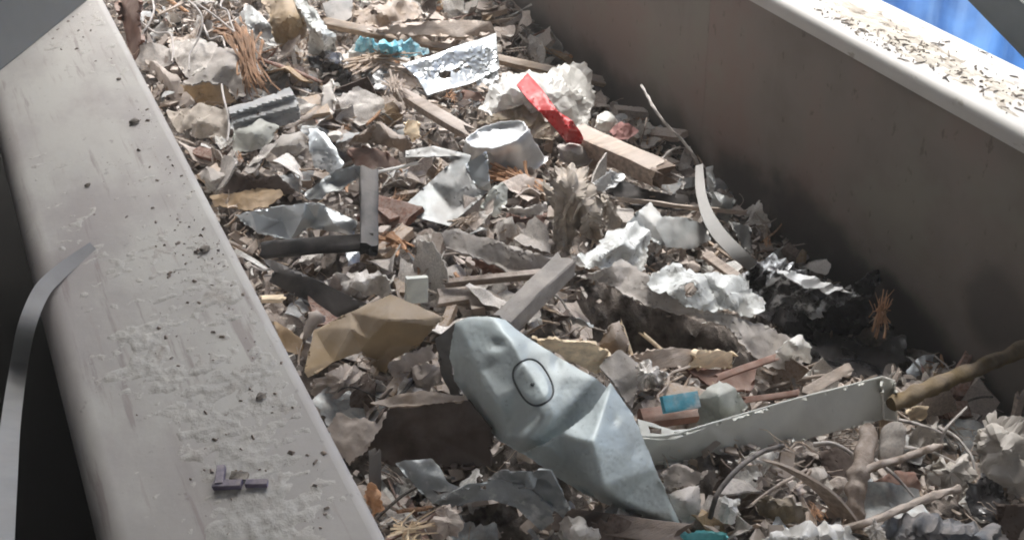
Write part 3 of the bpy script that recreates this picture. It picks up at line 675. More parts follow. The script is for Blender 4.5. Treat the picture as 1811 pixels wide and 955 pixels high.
# --- cardboard on the left
S('cardboard_piece', 'dark_card', 'dark brown cardboard flap standing upright above the tan card', 'cardboard', 'the dark card flap', [(390, 337, .035), (410, 302, .055), (434, 311, .055), (456, 316, .05), (488, 307, .055), (510, 326, .045), (531, 347, .03), (500, 344, .025), (450, 336, .03), (410, 345, .025)], step=4, rough=.002, tear=1.6)
S('cardboard_piece', 'tan_card', 'tan cardboard lying below the dark upright flap', 'cardboard', 'the tan card', [(370, 346, .03), (410, 342, .032), (450, 334, .035), (496, 336, .035), (505, 346, .03), (474, 367, .02), (430, 370, .02), (380, 366, .015)], step=4, rough=.003, crumple=.002, tear=2)
S('plaster_block', 'grey_card', 'grey wedge shaped plaster block touching the beam', 'plaster block', 'the grey wedge', [(352, 309, .03), (366, 294, .05), (403, 309, .045), (388, 340, .015), (366, 334, .01)], inner=[(372, 322, .045)], creases=[(1, 5), (5, 3)], step=4, smooth=0, thick=.006)
S('cardboard_roof', 'cardboard', 'dusty cardboard bent like a roof in the middle of the heap', 'cardboard', 'the roof shaped card', [(610, 260, .03), (636, 236, .06), (668, 216, .085), (692, 228, .08), (716, 241, .075), (736, 259, .06), (716, 270, .04), (684, 258, .05), (652, 254, .04)], inner=[(690, 245, .075)], step=4, smooth=1, rough=.002)
S('cardboard_board', 'red_wood', 'reddish brown board under the roof shaped card', 'board', 'the reddish board', [(614, 264, .025), (650, 258, .04), (680, 268, .04), (716, 292, .02), (690, 300, .015), (659, 307, .01), (628, 292, .01)], step=4, thick=.004, smooth=0)
S('torn_cardboard', 'tan_card', 'torn cardboard with orange brown face near the orange fibre bundle', 'cardboard', 'the orange faced card', [(318, 150, .045), (340, 150, .055), (372, 144, .06), (395, 146, .05), (418, 180, .03), (396, 185, .02), (349, 185, .015)], step=4, rough=.002, tear=1.5)
S('torn_board', 'grey_card', 'grey torn gypsum board curling over the orange faced card', 'gypsum board', 'the curling gypsum board', [(319, 147, .055), (345, 130, .065), (366, 120, .075), (384, 84, .085), (420, 85, .09), (423, 120, .075), (436, 165, .045), (420, 178, .03), (398, 150, .05), (372, 146, .06), (340, 152, .055)], inner=[(395, 115, .085)], step=4, rough=.003, crumple=.002, tear=2.2, thick=.003)
S('gypsum_sheet', 'plaster', 'bright white torn sheet lying under the tangled wires', 'gypsum sheet', 'the white torn sheet', [(298, 80, .04), (318, 72, .05), (355, 68, .06), (384, 78, .06), (386, 105, .05), (366, 122, .045), (334, 138, .035), (318, 122, .03), (304, 100, .035)], inner=[(345, 95, .06)], step=4, rough=.003, crumple=.003, tear=2.4, thick=.003)
S('plaster_slab', 'dusty_paper', 'long dusty plaster slab leaning on the beam below the white sheet', 'plaster slab', 'the leaning slab', [(254, 104, .03), (275, 112, .045), (318, 138, .045), (346, 182, .02), (330, 190, .015), (310, 186, .01), (285, 150, .01)], inner=[(300, 145, .045)], step=4, rough=.002, thick=.008)
S('crumpled_cloth', 'cloth', 'brown grey crumpled rag beside the ribbed panel', 'rag', 'the brown rag', [(294, 196, .03), (330, 190, .04), (362, 186, .05), (400, 192, .045), (404, 226, .03), (400, 246, .02), (350, 244, .02), (312, 232, .015)], inner=[(350, 215, .05)], holes=[[(322, 232), (338, 226), (340, 238), (330, 241)]], step=4, rough=.003, crumple=.006, cfreq=30, pleat=[(.010, 26, 20)])
# --- orange splintered bundles
def fibres(name, m, label, cat, mark, pix, nfib, spread, h, r=.0016, seed=1, fan=1.5):
    rg = np.random.default_rng(seed); parts = []
    c = PP([a[0] for a in pix], [a[1] for a in pix], [h + (a[2] if len(a) > 2 else 0) for a in pix]); c = catmull(c, 5)
    for k in range(nfib):
        o0 = rg.normal(0, 1, 3) * spread * [1, 1, .5]; o1 = rg.normal(0, 1, 3) * spread * [1, 1, .7] * (1.5 if k % 3 == 0 else .5); i0 = int(rg.uniform(0, .45) * len(c)); i1 = int(rg.uniform(.55, 1.0) * len(c)); q = c[i0:i1]
        if len(q) < 3: continue
        s = np.linspace(0, 1, len(q))[:, None]; q = q + o0 * (.6 + fan * np.abs(s - .5)) + o1 * (s - .5) + .002 * np.stack([vn(np.stack([q[:, 0] * 60 + k, q[:, 1] * 60, q[:, 2] * 0 + j], 1), seed) for j in range(3)], 1)
        parts.append(tubegeo(q, r * rg.uniform(.5, 1.5), r * rg.uniform(.2, .8), 4, .4, k))
    v, f = join(parts); o = mk(name, v, f, m, smooth=0); xs = [a[0] for a in pix]; ys = [a[1] for a in pix]; w = spread * 1100
    return hero(o, label, cat, mark, [(min(xs) - w, min(ys) - w), (max(xs) + w, min(ys) - w), (max(xs) + w, max(ys) + w), (min(xs) - w, max(ys) + w)])
fibres('splintered_wood', 'orange_wood', 'orange brown splintered wood bundle standing beside the white torn sheet', 'splintered wood', 'the orange fibre bundle', [(405, 52), (425, 62, .03), (436, 100, .03), (448, 140, .02), (462, 166)], 70, .012, .04, .0026, 3)
fibres('splintered_wood', 'orange_wood', 'short frayed orange wood tuft lying next to the dangling cloth', 'splintered wood', 'the orange wood tuft', [(862, 300), (895, 308), (930, 325), (952, 345)], 46, .009, .04, .0022, 4)
fibres('splintered_wood', 'wood', 'flat bundle of brown splinters below the blue film', 'splintered wood', 'the brown splinters', [(610, 122), (650, 108), (690, 104), (720, 112)], 44, .010, .045, .0024, 5)
fibres('straw_tuft', 'orange_wood', 'stiff yellowish straw tuft against the dark wall', 'straw', 'the straw tuft', [(1552, 590), (1555, 565, .02), (1558, 540, .045), (1562, 512, .07)], 30, .008, .03, .0012, 6, 1.0)
fibres('splintered_wood', 'pale_wood', 'bundle of pale splinters at the bottom edge beside the beam', 'splintered wood', 'the pale splinters', [(690, 950), (720, 938), (775, 925)], 22, .008, .03, .0016, 8)
# --- top left: wires, flaps
for i, (lab, mk_, pix) in enumerate([
    ('thin grey wire looping over the white torn sheet', 'the looping wire', [(334, 2, .10), (352, 20, .11), (358, 40, .10), (350, 70, .08), (336, 95, .07), (334, 125, .06)]),
    ('thin grey wire bowed beside the beam at the top', 'the bowed wire', [(270, 0, .09), (272, 20, .09), (262, 45, .08), (252, 60, .07), (255, 80, .05)]),
    ('wire stretching straight towards the orange fibre bundle', 'the straight wire', [(345, 5, .11), (375, 25, .10), (400, 45, .09), (420, 62, .08)]),
    ('wire curling above the curling gypsum board', 'the curling wire', [(360, 45, .09), (366, 60, .09), (372, 70, .08), (392, 66, .08), (398, 84, .08)]),
    ('wire tangled with the bowed wire over the leaning slab', 'the tangled wire', [(250, 40, .07), (275, 58, .07), (300, 60, .07), (306, 85, .06), (304, 110, .05)]),
    ('grey wire hanging from the ribbed panel to the rag', 'the hanging wire', [(392, 150, .06), (396, 175, .06), (405, 215, .05), (402, 250, .04)]),
    ('thick pale wire forking at the top edge above the fibre bundle', 'the forked wire', [(396, -5, .11), (390, 12, .11), (402, 20, .10), (408, 40, .09), (416, 60, .08)])]):
    o = tube('wire', 'wire_grey', pix, .0024, .002, sub=8); hero(o, lab, 'wire', mk_, [(p[0], p[1]) for p in pix])
S('cardboard_wrap', 'brown_card', 'brown cardboard sleeve arching at the top of the heap', 'cardboard', 'the arched brown card', [(458, -8, .10), (500, -10, .12), (528, -6, .12), (540, 30, .10), (545, 62, .07), (520, 72, .05), (496, 84, .03), (480, 60, .06), (476, 28, .08)], inner=[(510, 30, .115)], step=4, smooth=2, rough=.002)
S('wooden_board', 'red_wood', 'brown board standing upright between the beam and the tangled wires', 'wooden board', 'the upright brown board', [(206, -10, .10), (246, -12, .12), (250, 60, .07), (242, 112, .02), (226, 84, .02)], step=5, smooth=0, thick=.008)
S('curved_sheet', 'white_paint', 'long pale curved sheet draped beside the arched brown card', 'curved sheet', 'the pale curved sheet', [(512, -6, .12), (535, -2, .13), (560, 22, .12), (578, 45, .10), (592, 66, .08), (596, 92, .04), (570, 96, .03), (545, 94, .03), (546, 60, .08), (535, 25, .11)], inner=[(565, 55, .11)], step=4, smooth=2, rough=.002, pleat=[(.012, 26, -35)])
S('metal_scrap', 'dull_metal', 'grey torn metal flap hanging left of the arched brown card', 'metal flap', 'the hanging flap', [(430, 8, .09), (446, 12, .10), (476, 42, .085), (489, 82, .05), (470, 78, .05), (452, 62, .06), (434, 40, .08)], step=4, smooth=1, rough=.002)
S('plastic_bag', 'dark_film', 'small shiny black plastic bag below the pale curved sheet', 'plastic bag', 'the shiny black bag', [(545, 98, .04), (570, 92, .05), (600, 95, .05), (616, 112, .035), (605, 128, .02), (570, 128, .02), (548, 118, .025)], inner=[(585, 110, .06)], step=4, crumple=.008, cfreq=40, rough=.003)
S('plastic_bag', 'dark_film', 'dull black plastic film tucked under the brown splinters', 'plastic bag', 'the dull black film', [(636, 128, .03), (665, 124, .035), (692, 128, .035), (690, 158, .02), (650, 162, .015)], step=4, crumple=.006, cfreq=40)
S('rubber_pad', 'steel_rim', 'dark grey rubber pad at the top edge of the heap', 'rubber pad', 'the rubber pad', [(570, 6, .06), (600, -5, .07), (624, 0, .07), (622, 30, .05), (602, 42, .04), (578, 38, .04)], step=5, smooth=1, thick=.006)
S('torn_cardboard', 'cardboard', 'large cream torn cardboard with ragged edges at the top', 'cardboard', 'the cream torn card', [(625, 18, .06), (660, 8, .075), (700, 2, .08), (735, 4, .075), (745, 24, .06), (712, 40, .045), (672, 50, .04), (630, 46, .035)], inner=[(680, 24, .08)], holes=[[(655, 22), (668, 20), (670, 28), (658, 29)]], step=4, rough=.004, crumple=.006, tear=3)
S('wooden_board', 'dusty_wood', 'weathered grey board with dark edge lying behind the silver plate', 'wooden board', 'the weathered board', [(652, 54, .06), (700, 44, .075), (760, 38, .085), (818, 35, .09), (868, 38, .09), (878, 60, .06), (810, 66, .06), (740, 62, .055), (680, 62, .05)], step=5, thick=.012, smooth=0, rough=.001)
bar('timber_batten', 'wood', P(572, 40, .05), P(1072, 146, .04), .020, .016, up=(0, -.5, .8), ragged=.006, n=30); hero(COL.objects['timber_batten'], 'long thin brown batten crossing the heap behind the silver plate', 'batten', 'the long batten', [(572, 30), (820, 85), (1072, 138), (1072, 155), (820, 105), (572, 50)])
# silver plate with holes
OUT = [(712, 114, .05), (760, 100, .07), (803, 83, .09), (842, 72, .10), (877, 59, .105), (879, 84, .095), (883, 122, .06), (856, 136, .04), (828, 149, .03), (790, 158, .025), (756, 169, .02), (738, 138, .03)]
S('pressed_metal_plate', 'galvanized', 'shiny silver pressed plate with dark punched holes and a bent lip', 'metal plate', 'the silver plate', OUT, inner=[(802, 86, .088), (879, 84, .09), (740, 120, .045), (800, 112, .06), (760, 150, .022)], creases=[(2, 5), (0, 12)], holes=[[(776, 130), (786, 124), (798, 126), (797, 136), (786, 140), (778, 138)], [(801, 124), (812, 118), (815, 124), (806, 130)], [(824, 117), (829, 115), (831, 119), (826, 120)]], step=4, smooth=2, rough=.0007, freq=14, thick=.0016, tear=.3)
S('blue_film', 'blue_film', 'bright blue plastic film bunched behind the silver plate', 'plastic film', 'the blue film', [(629, 82, .06), (638, 64, .085), (656, 66, .085), (672, 78, .075), (700, 72, .08), (728, 71, .08), (746, 84, .07), (760, 94, .055), (720, 100, .045), (690, 96, .05), (660, 95, .05), (640, 95, .045)], inner=[(690, 82, .09)], step=3.5, crumple=.010, cfreq=38, rough=.004, tear=2, pleat=[(.008, 15, 20)])
S('film_scrap', 'white_film', 'crinkled clear white film at the near end of the blue film', 'plastic film', 'the clear film', [(613, 90, .05), (630, 76, .06), (652, 88, .055), (650, 108, .04), (622, 106, .035)], step=3.5, crumple=.012, cfreq=45, rough=.004, tear=2)
bar('broken_stick', 'dusty_wood', P(700, 160, .05), P(826, 234, .045), .026, .014, up=(.2, -.5, .8), ragged=.012, n=16); hero(COL.objects['broken_stick'], 'broad pale stick with splintered end below the silver plate', 'broken stick', 'the splintered stick', [(700, 140), (720, 150), (830, 220), (828, 248), (790, 240), (700, 175)])
fibres('splintered_wood', 'dusty_wood', 'brown splinters breaking off the splintered stick end', 'splintered wood', 'the stick splinters', [(694, 138), (702, 156), (722, 178)], 26, .008, .06, .0022, 11)
S('foil_scrap', 'foil', 'crinkled silver foil patch stuck under the silver plate corner', 'foil', 'the foil patch', [(848, 130, .04), (866, 118, .055), (880, 124, .055), (882, 150, .035), (866, 163, .02), (850, 158, .02)], step=3.5, crumple=.01, cfreq=55)
for i, (lab, mark, pts, m_) in enumerate([
    ('small dark cardboard square below the foil patch', 'the dark card square', [(820, 158, .035), (848, 164, .045), (858, 176, .035), (840, 184, .02), (818, 176, .02)], 'red_wood'),
    ('white upright chip standing behind the ribbed panel', 'the upright white chip', [(566, 196, .03), (572, 150, .06), (588, 140, .065), (591, 170, .05), (592, 200, .025)], 'plaster'),
    ('small pale wood block wedged beside the roof shaped card', 'the pale block', [(713, 232, .04), (722, 211, .06), (738, 214, .06), (742, 240, .045), (730, 252, .03)], 'pale_wood')]):
    S('scrap_square', m_, lab, 'scrap', mark, pts, step=4, thick=.006, smooth=0)
# --- white bag with red strip
S('plastic_bag', 'white_film', 'large white crumpled plastic bag under the red strip', 'plastic bag', 'the white bag', [(846, 192, .05), (866, 158, .07), (888, 132, .09), (932, 126, .10), (980, 122, .11), (1012, 112, .115), (1034, 114, .11), (1054, 150, .085), (1046, 190, .06), (1038, 222, .04), (1010, 228, .035), (960, 200, .06), (912, 188, .055), (870, 206, .04)], inner=[(950, 160, .115), (1010, 165, .10), (890, 165, .09), (985, 190, .08)], step=4, smooth=1, crumple=.013, cfreq=20, rough=.004, tear=2, pleat=[(.010, 80, 60), (.006, 44, -20)])
S('brown_rag', 'brown_cloth', 'olive brown rag hanging below the white bag', 'rag', 'the olive rag', [(846, 212, .035), (870, 200, .05), (912, 187, .06), (950, 196, .06), (988, 236, .035), (975, 252, .015), (940, 244, .02), (900, 222, .03), (870, 225, .02)], inner=[(930, 215, .05)], step=4, crumple=.008, cfreq=28, pleat=[(.010, 26, 60)])
S('plastic_strip', 'red_plastic', 'glossy red plastic strip with one twisted end on the white bag', 'plastic strip', 'the red strip', [(914, 150, .135), (933, 129, .150), (960, 160, .146), (987, 197, .132), (1010, 212, .128), (1026, 232, .10), (1032, 245, .08), (1028, 256, .06), (1002, 252, .06), (978, 224, .085), (953, 196, .120), (932, 174, .130)], inner=[(1004, 232, .112)], creases=[(10, 3), (3, 12), (12, 8)], step=3.5, smooth=1, rough=.0005, freq=14, tear=.2, thick=.0022)
S('food_wrapper', 'white_film', 'white curled wrapper piece beyond the timber', 'wrapper', 'the white wrapper', [(1052, 226, .06), (1056, 204, .08), (1074, 196, .085), (1088, 206, .08), (1094, 222, .06), (1080, 236, .045), (1062, 234, .045)], inner=[(1072, 214, .09)], step=3.5, smooth=2)
S('food_wrapper', 'pink_plastic', 'pink and white wrapper piece resting on the timber', 'wrapper', 'the pink wrapper', [(1076, 234, .06), (1092, 220, .07), (1112, 218, .075), (1130, 230, .06), (1112, 246, .045), (1090, 246, .045)], step=3.5, crumple=.004)
# foil dish upside down
OUT = [(827, 240, .07), (845, 228, .09), (880, 223, .095), (926, 225, .09), (950, 245, .07), (962, 258, .05), (960, 300, .01), (930, 306, .01), (880, 300, .01), (840, 292, .01), (828, 268, .03)]
e = compound('foil_dish', 'shiny crumpled foil dish lying upside down beside the olive rag', 'foil dish', 'the foil dish', OUT, (895, 300, .0))
cen = P(880, 240, .085); cen2 = P(893, 294, .005); tl = np.array([.10, -.18, 0])
ring = []
PR = ((.10, .0), (.10, .25), (.10, .5), (.09, .74), (.05, .86), (-.02, .97), (.04, 1.03), (.2, 1.05), (.38, 1.08), (.56, 1.12), (.74, 1.17), (.9, 1.2), (1, 1.25), (1.02, 1.34))
for lv, (fr, rs) in enumerate(PR):
    row = []
    for kx in range(56):
        a = 2 * math.pi * kx / 56; rr = .056 * rs * (1 + (.03 * math.sin(kx * .34 + 1) + .025 * math.sin(kx * .9) + .02 * math.sin(kx * 2.3)) * min(1, rs)); o_ = np.array([math.cos(a) * rr, math.sin(a) * rr * .95, 0]); row.append(cen * (1 - fr) + cen2 * fr + o_ + np.array([0, 0, o_ @ tl]))
    ring.append(row)
V = np.array([p for r_ in ring for p in r_]); wgt = np.repeat([.5, .55, .6, .6, .45, .3, .35, .7, 1, 1, 1, 1, 1, 1], 56)
V = V + ((folds(V * 26, 77) * .026 + folds(V * 62, 78) * .010) * wgt)[:, None] * np.array([.55, -.55, .45])
F = [(a * 56 + b, (a + 1) * 56 + b, (a + 1) * 56 + (b + 1) % 56, a * 56 + (b + 1) % 56) for a in range(13) for b in range(56)]
mk('dish_body', V, F, 'foil', e, smooth=50)
rim = list(V[5 * 56:6 * 56]); v, f = tubegeo(rim + [rim[0]], .0018, .0018, 6); mk('dish_rim', v, f, 'foil', e)
# --- centre: channel sheet, cloth, timber
OUT = [(717, 267, .075), (769, 258, .085), (833, 275, .085), (824, 300, .075), (844, 334, .055), (864, 338, .05), (794, 400, .015), (752, 388, .02), (702, 374, .02), (760, 322, .045), (800, 286, .07), (792, 277, .078), (717, 278, .068)]
e = compound('bent_metal_sheet', 'grey bent metal sheet folded in three below the foil dish', 'sheet metal', 'the folded grey sheet', OUT, (790, 380, .0))
sheet('sheet_body', 'dull_metal', OUT, [(800, 330, .055), (800, 372, .025)], creases=[(3, 10)], step=4, smooth=1, thick=.0016, rough=.0006, freq=14, tear=.4, parent=e)
sheet('bent_flap', 'galvanized', [(823, 290, .08), (860, 268, .105), (866, 322, .07), (872, 339, .045), (846, 334, .05), (834, 318, .06)], step=4, smooth=0, thick=.0014, rough=.0008, tear=.4, parent=e)
S('plastic_scrap', 'green_plastic', 'pale translucent plastic scrap beside the folded grey sheet', 'plastic scrap', 'the pale plastic scrap', [(849, 367, .035), (866, 336, .06), (888, 321, .065), (900, 332, .055), (897, 358, .035), (878, 384, .02)], step=4, crumple=.004)
S('torn_paper', 'plaster', 'ragged white torn paper in front of the orange wood tuft', 'torn paper', 'the ragged white paper', [(886, 364, .045), (906, 366, .05), (927, 370, .05), (945, 362, .055), (966, 359, .05), (965, 375, .035), (940, 384, .03), (908, 378, .03)], step=3.5, tear=2.5, rough=.003)
S('dark_board', 'red_wood', 'dark brown card standing under the ragged white paper', 'cardboard', 'the card under the paper', [(895, 376, .03), (940, 384, .032), (968, 376, .03), (960, 398, .015), (930, 408, .01), (900, 400, .01)], step=4)
S('hanging_cloth', 'cloth', 'beige crumpled cloth hanging like a glove in the middle of the heap', 'cloth', 'the beige cloth', [(958, 326, .09), (980, 301, .115), (1010, 290, .13), (1026, 298, .13), (1040, 312, .125), (1056, 338, .11), (1068, 368, .08), (1070, 400, .05), (1068, 422, .03), (1050, 440, .01), (1036, 420, .03), (1018, 394, .05), (1014, 420, .03), (1010, 450, .005), (978, 446, .005), (977, 400, .04), (974, 366, .07)], inner=[(1010, 330, .13), (1040, 370, .095), (1000, 380, .07), (1040, 400, .06)], holes=[[(964, 322), (978, 312), (990, 328), (984, 338), (972, 332)]], step=3.5, smooth=1, crumple=.012, cfreq=24, rough=.003, pleat=[(.016, 22, 12), (.006, 11, -8)])
S('cloth_scrap', 'cloth', 'grey beige flap hanging behind the beige cloth', 'cloth', 'the flap behind the cloth', [(1062, 342, .07), (1076, 346, .075), (1098, 386, .045), (1096, 406, .02), (1070, 406, .02)], step=4, crumple=.005, pleat=[(.008, 18, 10)])
e = compound('timber_beam', 'square cut timber with a dark broken end and nails near the wall', 'timber', 'the timber', [(1028, 222), (1060, 225), (1195, 288), (1195, 330), (1120, 335), (1030, 268)], (1110, 300, .0))
t0 = P(1018, 240, .055); t1 = P(1170, 308, .075)
bar('beam_body', 'dusty_wood', t0, t1, .048, .038, up=(.1, -.2, .9), n=20, noise=.0016, parent=e, ragged=.004)
ax = (t1 - t0) / np.linalg.norm(t1 - t0)
bar('broken_end', 'dark_wood', t1 - ax * .012, t1 + ax * .012, .046, .037, up=(.1, -.2, .9), n=4, noise=.003, parent=e, ragged=.008)
for dx, dy in ((-.012, -.02), (.014, .004)):
    b = t1 + ax * .01 + np.array([dx, -.01, dy]); v, f = tubegeo([b - ax * .01, b + ax * .014 + np.array([0, -.004, .0]), b + ax * .015 + np.array([0, -.004, 0])], .0016, .0016, 6); v2, f2 = tubegeo([b + ax * .014 + np.array([0, -.004, 0]), b + ax * .0165 + np.array([0, -.004, 0])], .0035, .0035, 8); v, f = join([(v, f), (v2, f2)]); mk('nail', v, f, 'wire_grey', e)
S('plastic_cup', 'grey_card', 'rounded grey cap beside the olive rag and the timber', 'cap', 'the grey cap', [(986, 256, .05), (1008, 252, .06), (1034, 258, .055), (1050, 278, .035), (1040, 290, .02), (1016, 293, .015), (988, 284, .02)], inner=[(1012, 268, .065)], step=4, smooth=3, thick=.004)
S('foil_piece', 'foil', 'bright silver foil flap between the beige cloth and the timber', 'foil', 'the silver flap', [(1042, 330, .05), (1060, 316, .06), (1080, 298, .07), (1106, 313, .055), (1090, 328, .04), (1066, 340, .03)], inner=[(1074, 316, .05)], step=3.5, crumple=.006, cfreq=40)
S('steel_plate', 'dark_metal', 'dark steel plate lying under the broken end of the timber', 'steel plate', 'the dark plate', [(1070, 334, .03), (1100, 318, .045), (1150, 338, .04), (1215, 346, .035), (1222, 372, .015), (1150, 366, .015), (1090, 356, .015)], step=5, smooth=0, thick=.004)
bar('broken_twig', 'dusty_wood', P(1090, 353, .05), P(1322, 378, .05), .009, .008, n=24, noise=.0025, ragged=.006); hero(COL.objects['broken_twig'], 'thin straight grey twig lying across the dark plate', 'twig', 'the straight twig', [(1090, 346), (1322, 372), (1322, 384), (1090, 360)])
o = tube('bent_twig', 'wire_grey', [(1134, 151, .20), (1146, 172, .19), (1158, 194, .18), (1180, 222, .16), (1206, 248, .13), (1224, 272, .11), (1236, 294, .08), (1240, 330, .03)], .0030, .0026, sub=8, knob=.35); hero(o, 'thin pale bent twig rising in front of the trough wall', 'twig', 'the rising twig', [(1134, 151), (1206, 248), (1240, 300)])
o = tube('thin_stalk', 'bark', [(1144, 208, .12), (1140, 228, .10), (1132, 256, .06)], .0017, .0012); hero(o, 'short dark stalk standing behind the pink wrapper', 'stalk', 'the dark stalk', [(1144, 208), (1132, 256)])
o = tube('curled_fibre', 'wire_grey', [(1160, 300, .05), (1176, 276, .07), (1192, 264, .08), (1210, 262, .075), (1218, 275, .06)], .0028, .0016, knob=.4); hero(o, 'small curled root at the broken end of the timber', 'root', 'the curled root', [(1160, 300), (1192, 262), (1218, 275)])
q = PP(np.array([1237, 1238, 1242, 1252, 1272, 1304, 1340.]), np.array([294, 325, 352, 382, 415, 448, 478.]), np.array([.11, .095, .085, .075, .065, .055, .04]))
o = ribbon('curved_strap', 'strap_plastic', q, np.array([.0165, -.006, .003]), .003, sub=8, widths=[.8, 1, 1, 1.2, 1.5, 1.6, 1.4]); hero(o, 'grey curved plastic strap standing up beside the dark plate', 'strap', 'the curved strap', [(1226, 296), (1250, 290), (1258, 375), (1345, 470), (1325, 482), (1250, 400)])
S('curled_sheet', 'dull_metal', 'dark curled sheet standing behind the curved strap', 'sheet metal', 'the sheet behind the strap', [(1248, 296, .09), (1262, 292, .095), (1266, 330, .075), (1262, 352, .05), (1250, 340, .05)], step=4, smooth=1)
S('metal_offcut', 'dull_metal', 'square grey metal offcut standing by the wall next to the strap', 'metal offcut', 'the square offcut', [(1260, 338, .07), (1280, 346, .075), (1299, 352, .07), (1294, 378, .045), (1286, 396, .02), (1268, 385, .025), (1258, 366, .04)], inner=[(1278, 362, .065)], step=4, smooth=0)
S('metal_offcut', 'dull_metal', 'pointed grey metal offcut below the square offcut by the wall', 'metal offcut', 'the pointed offcut', [(1290, 390, .06), (1310, 396, .06), (1328, 402, .055), (1331, 448, .015), (1312, 436, .02)], step=4, smooth=0)
S('metal_sheet', 'dull_metal', 'wide dark grey bent plate in front of the curved strap', 'metal plate', 'the bent dark plate', [(1108, 396, .04), (1130, 372, .055), (1150, 358, .06), (1172, 384, .055), (1210, 384, .055), (1244, 396, .05), (1258, 424, .03), (1226, 440, .015), (1180, 438, .02), (1146, 420, .025)], inner=[(1160, 400, .045)], creases=[(3, 10), (10, 8)], step=4, smooth=0, rough=.0012)
S('foil_wrap', 'white_paint', 'white speckled crumpled sheet beside the beige cloth', 'crumpled sheet', 'the white speckled sheet', [(1020, 452, .05), (1048, 440, .06), (1072, 412, .075), (1098, 404, .08), (1124, 396, .08), (1150, 416, .065), (1146, 450, .05), (1132, 486, .03), (1110, 462, .05), (1070, 476, .045), (1034, 474, .04)], inner=[(1100, 432, .085), (1060, 456, .06)], step=3.5, crumple=.007, cfreq=22, rough=.0015, tear=2.4, pleat=[(.006, 34, 30)])
# --- slab, sticks, square bar, flaking sheet
S('plasterboard', 'grey_card', 'long dusty plasterboard slab with a red brown edge in the centre', 'plasterboard', 'the long slab', [(778, 410, .055), (806, 404, .06), (838, 414, .06), (870, 422, .065), (943, 447, .06), (1000, 460, .05), (952, 482, .03), (916, 484, .03), (870, 466, .035), (830, 450, .04), (790, 440, .035)], step=4, rough=.0015, tear=2, thick=.003)
S('brick_edge', 'red_wood', 'red brown wood strip under the long slab', 'wood strip', 'the red brown strip', [(836, 454, .03), (870, 467, .032), (918, 486, .025), (918, 496, .012), (880, 490, .01), (842, 472, .012)], step=4, thick=.006)
bar('thin_stick', 'bark', P(786, 500, .04), P(975, 482, .05), .011, .009, n=20, noise=.0015, ragged=.004); hero(COL.objects['thin_stick'], 'dark straight stick lying in front of the long slab', 'stick', 'the dark stick', [(786, 490), (975, 474), (975, 490), (786, 508)])
bar('square_bar', 'grey_card', P(1002, 466, .085), P(890, 576, .05), .032, .030, up=(-.4, -.2, .85), n=18, noise=.0014, ragged=.003); hero(COL.objects['square_bar'], 'grey dusty square bar leaning behind the crushed housing', 'square bar', 'the square bar', [(985, 455), (1010, 478), (930, 580), (870, 565)])
S('flaking_sheet', 'grey_card', 'wide torn grey sheet arching over the dark hollow', 'torn sheet', 'the arching grey sheet', [(1020, 488, .06), (1050, 484, .075), (1082, 470, .085), (1100, 457, .09), (1125, 472, .09), (1150, 490, .095), (1190, 520, .09), (1240, 545, .085), (1300, 560, .085), (1350, 572, .075), (1396, 598, .055), (1424, 640, .02), (1395, 652, .02), (1350, 648, .03), (1316, 612, .06), (1290, 580, .07), (1240, 562, .072), (1190, 552, .068), (1140, 540, .065), (1090, 510, .06), (1050, 496, .055)], step=4, smooth=1, rough=.002, tear=2, thick=.002)
S('flaking_sheet', 'white_paint', 'ragged white painted sheet curling along the top of the arching grey sheet', 'painted sheet', 'the ragged white sheet', [(1146, 486, .10), (1168, 478, .11), (1190, 468, .115), (1240, 482, .12), (1306, 488, .12), (1332, 510, .11), (1355, 536, .10), (1348, 552, .09), (1326, 562, .085), (1300, 552, .09), (1272, 542, .095), (1246, 550, .09), (1214, 542, .095), (1180, 524, .095), (1152, 508, .095)], inner=[(1220, 505, .125), (1290, 518, .12)], holes=[[(1206, 508), (1222, 500), (1234, 514), (1226, 526), (1214, 524)]], step=3.5, crumple=.006, cfreq=22, rough=.0015, tear=3, pleat=[(.006, 40, 70)])
S('paper_curl', 'white_film', 'small white curl at the lower tip of the arching grey sheet', 'paper curl', 'the white curl', [(1372, 620, .05), (1393, 602, .075), (1420, 592, .08), (1436, 614, .06), (1432, 642, .03), (1404, 632, .04), (1384, 640, .035)], inner=[(1410, 612, .08)], step=3.5, crumple=.006)
S('black_foil', 'black_silver', 'glittering black and silver foil against the wall', 'foil', 'the black foil', [(1306, 492, .085), (1340, 466, .115), (1372, 455, .125), (1402, 472, .12), (1450, 494, .11), (1526, 520, .09), (1470, 540, .055), (1440, 560, .03), (1392, 546, .045), (1352, 552, .04), (1328, 522, .065)], inner=[(1385, 490, .13), (1430, 510, .10)], step=3.5, crumple=.012, cfreq=40, rough=.004, pleat=[(.010, 20, 40)])
S('plastic_sheet', 'dark_film', 'large black plastic sheet sagging into the hollow beside the wall', 'plastic sheet', 'the sagging black sheet', [(1338, 548, .02), (1400, 536, .02), (1470, 530, .03), (1535, 528, .03), (1600, 590, .0), (1606, 640, -.01), (1560, 664, -.01), (1490, 668, -.01), (1440, 645, -.02), (1396, 596, -.03)], inner=[(1450, 590, -.06), (1530, 600, -.05)], step=4.5, crumple=.010, cfreq=16, rough=.003, tear=3)
S('foil_scrap', 'foil', 'thin silver foil crest along the edge of the black foil', 'foil', 'the foil crest', [(1376, 472, .138), (1402, 476, .135), (1450, 496, .124), (1512, 518, .10), (1450, 512, .115), (1410, 500, .128), (1385, 490, .138)], step=3.5, crumple=.005, cfreq=26, pleat=[(.004, 22, 60)])
S('black_film', 'dark_film', 'black plastic film flap sticking up against the dark wall', 'plastic film', 'the black film flap', [(1502, 518, .05), (1520, 496, .075), (1538, 480, .09), (1574, 468, .095), (1560, 494, .075), (1536, 526, .04)], step=4, crumple=.006)
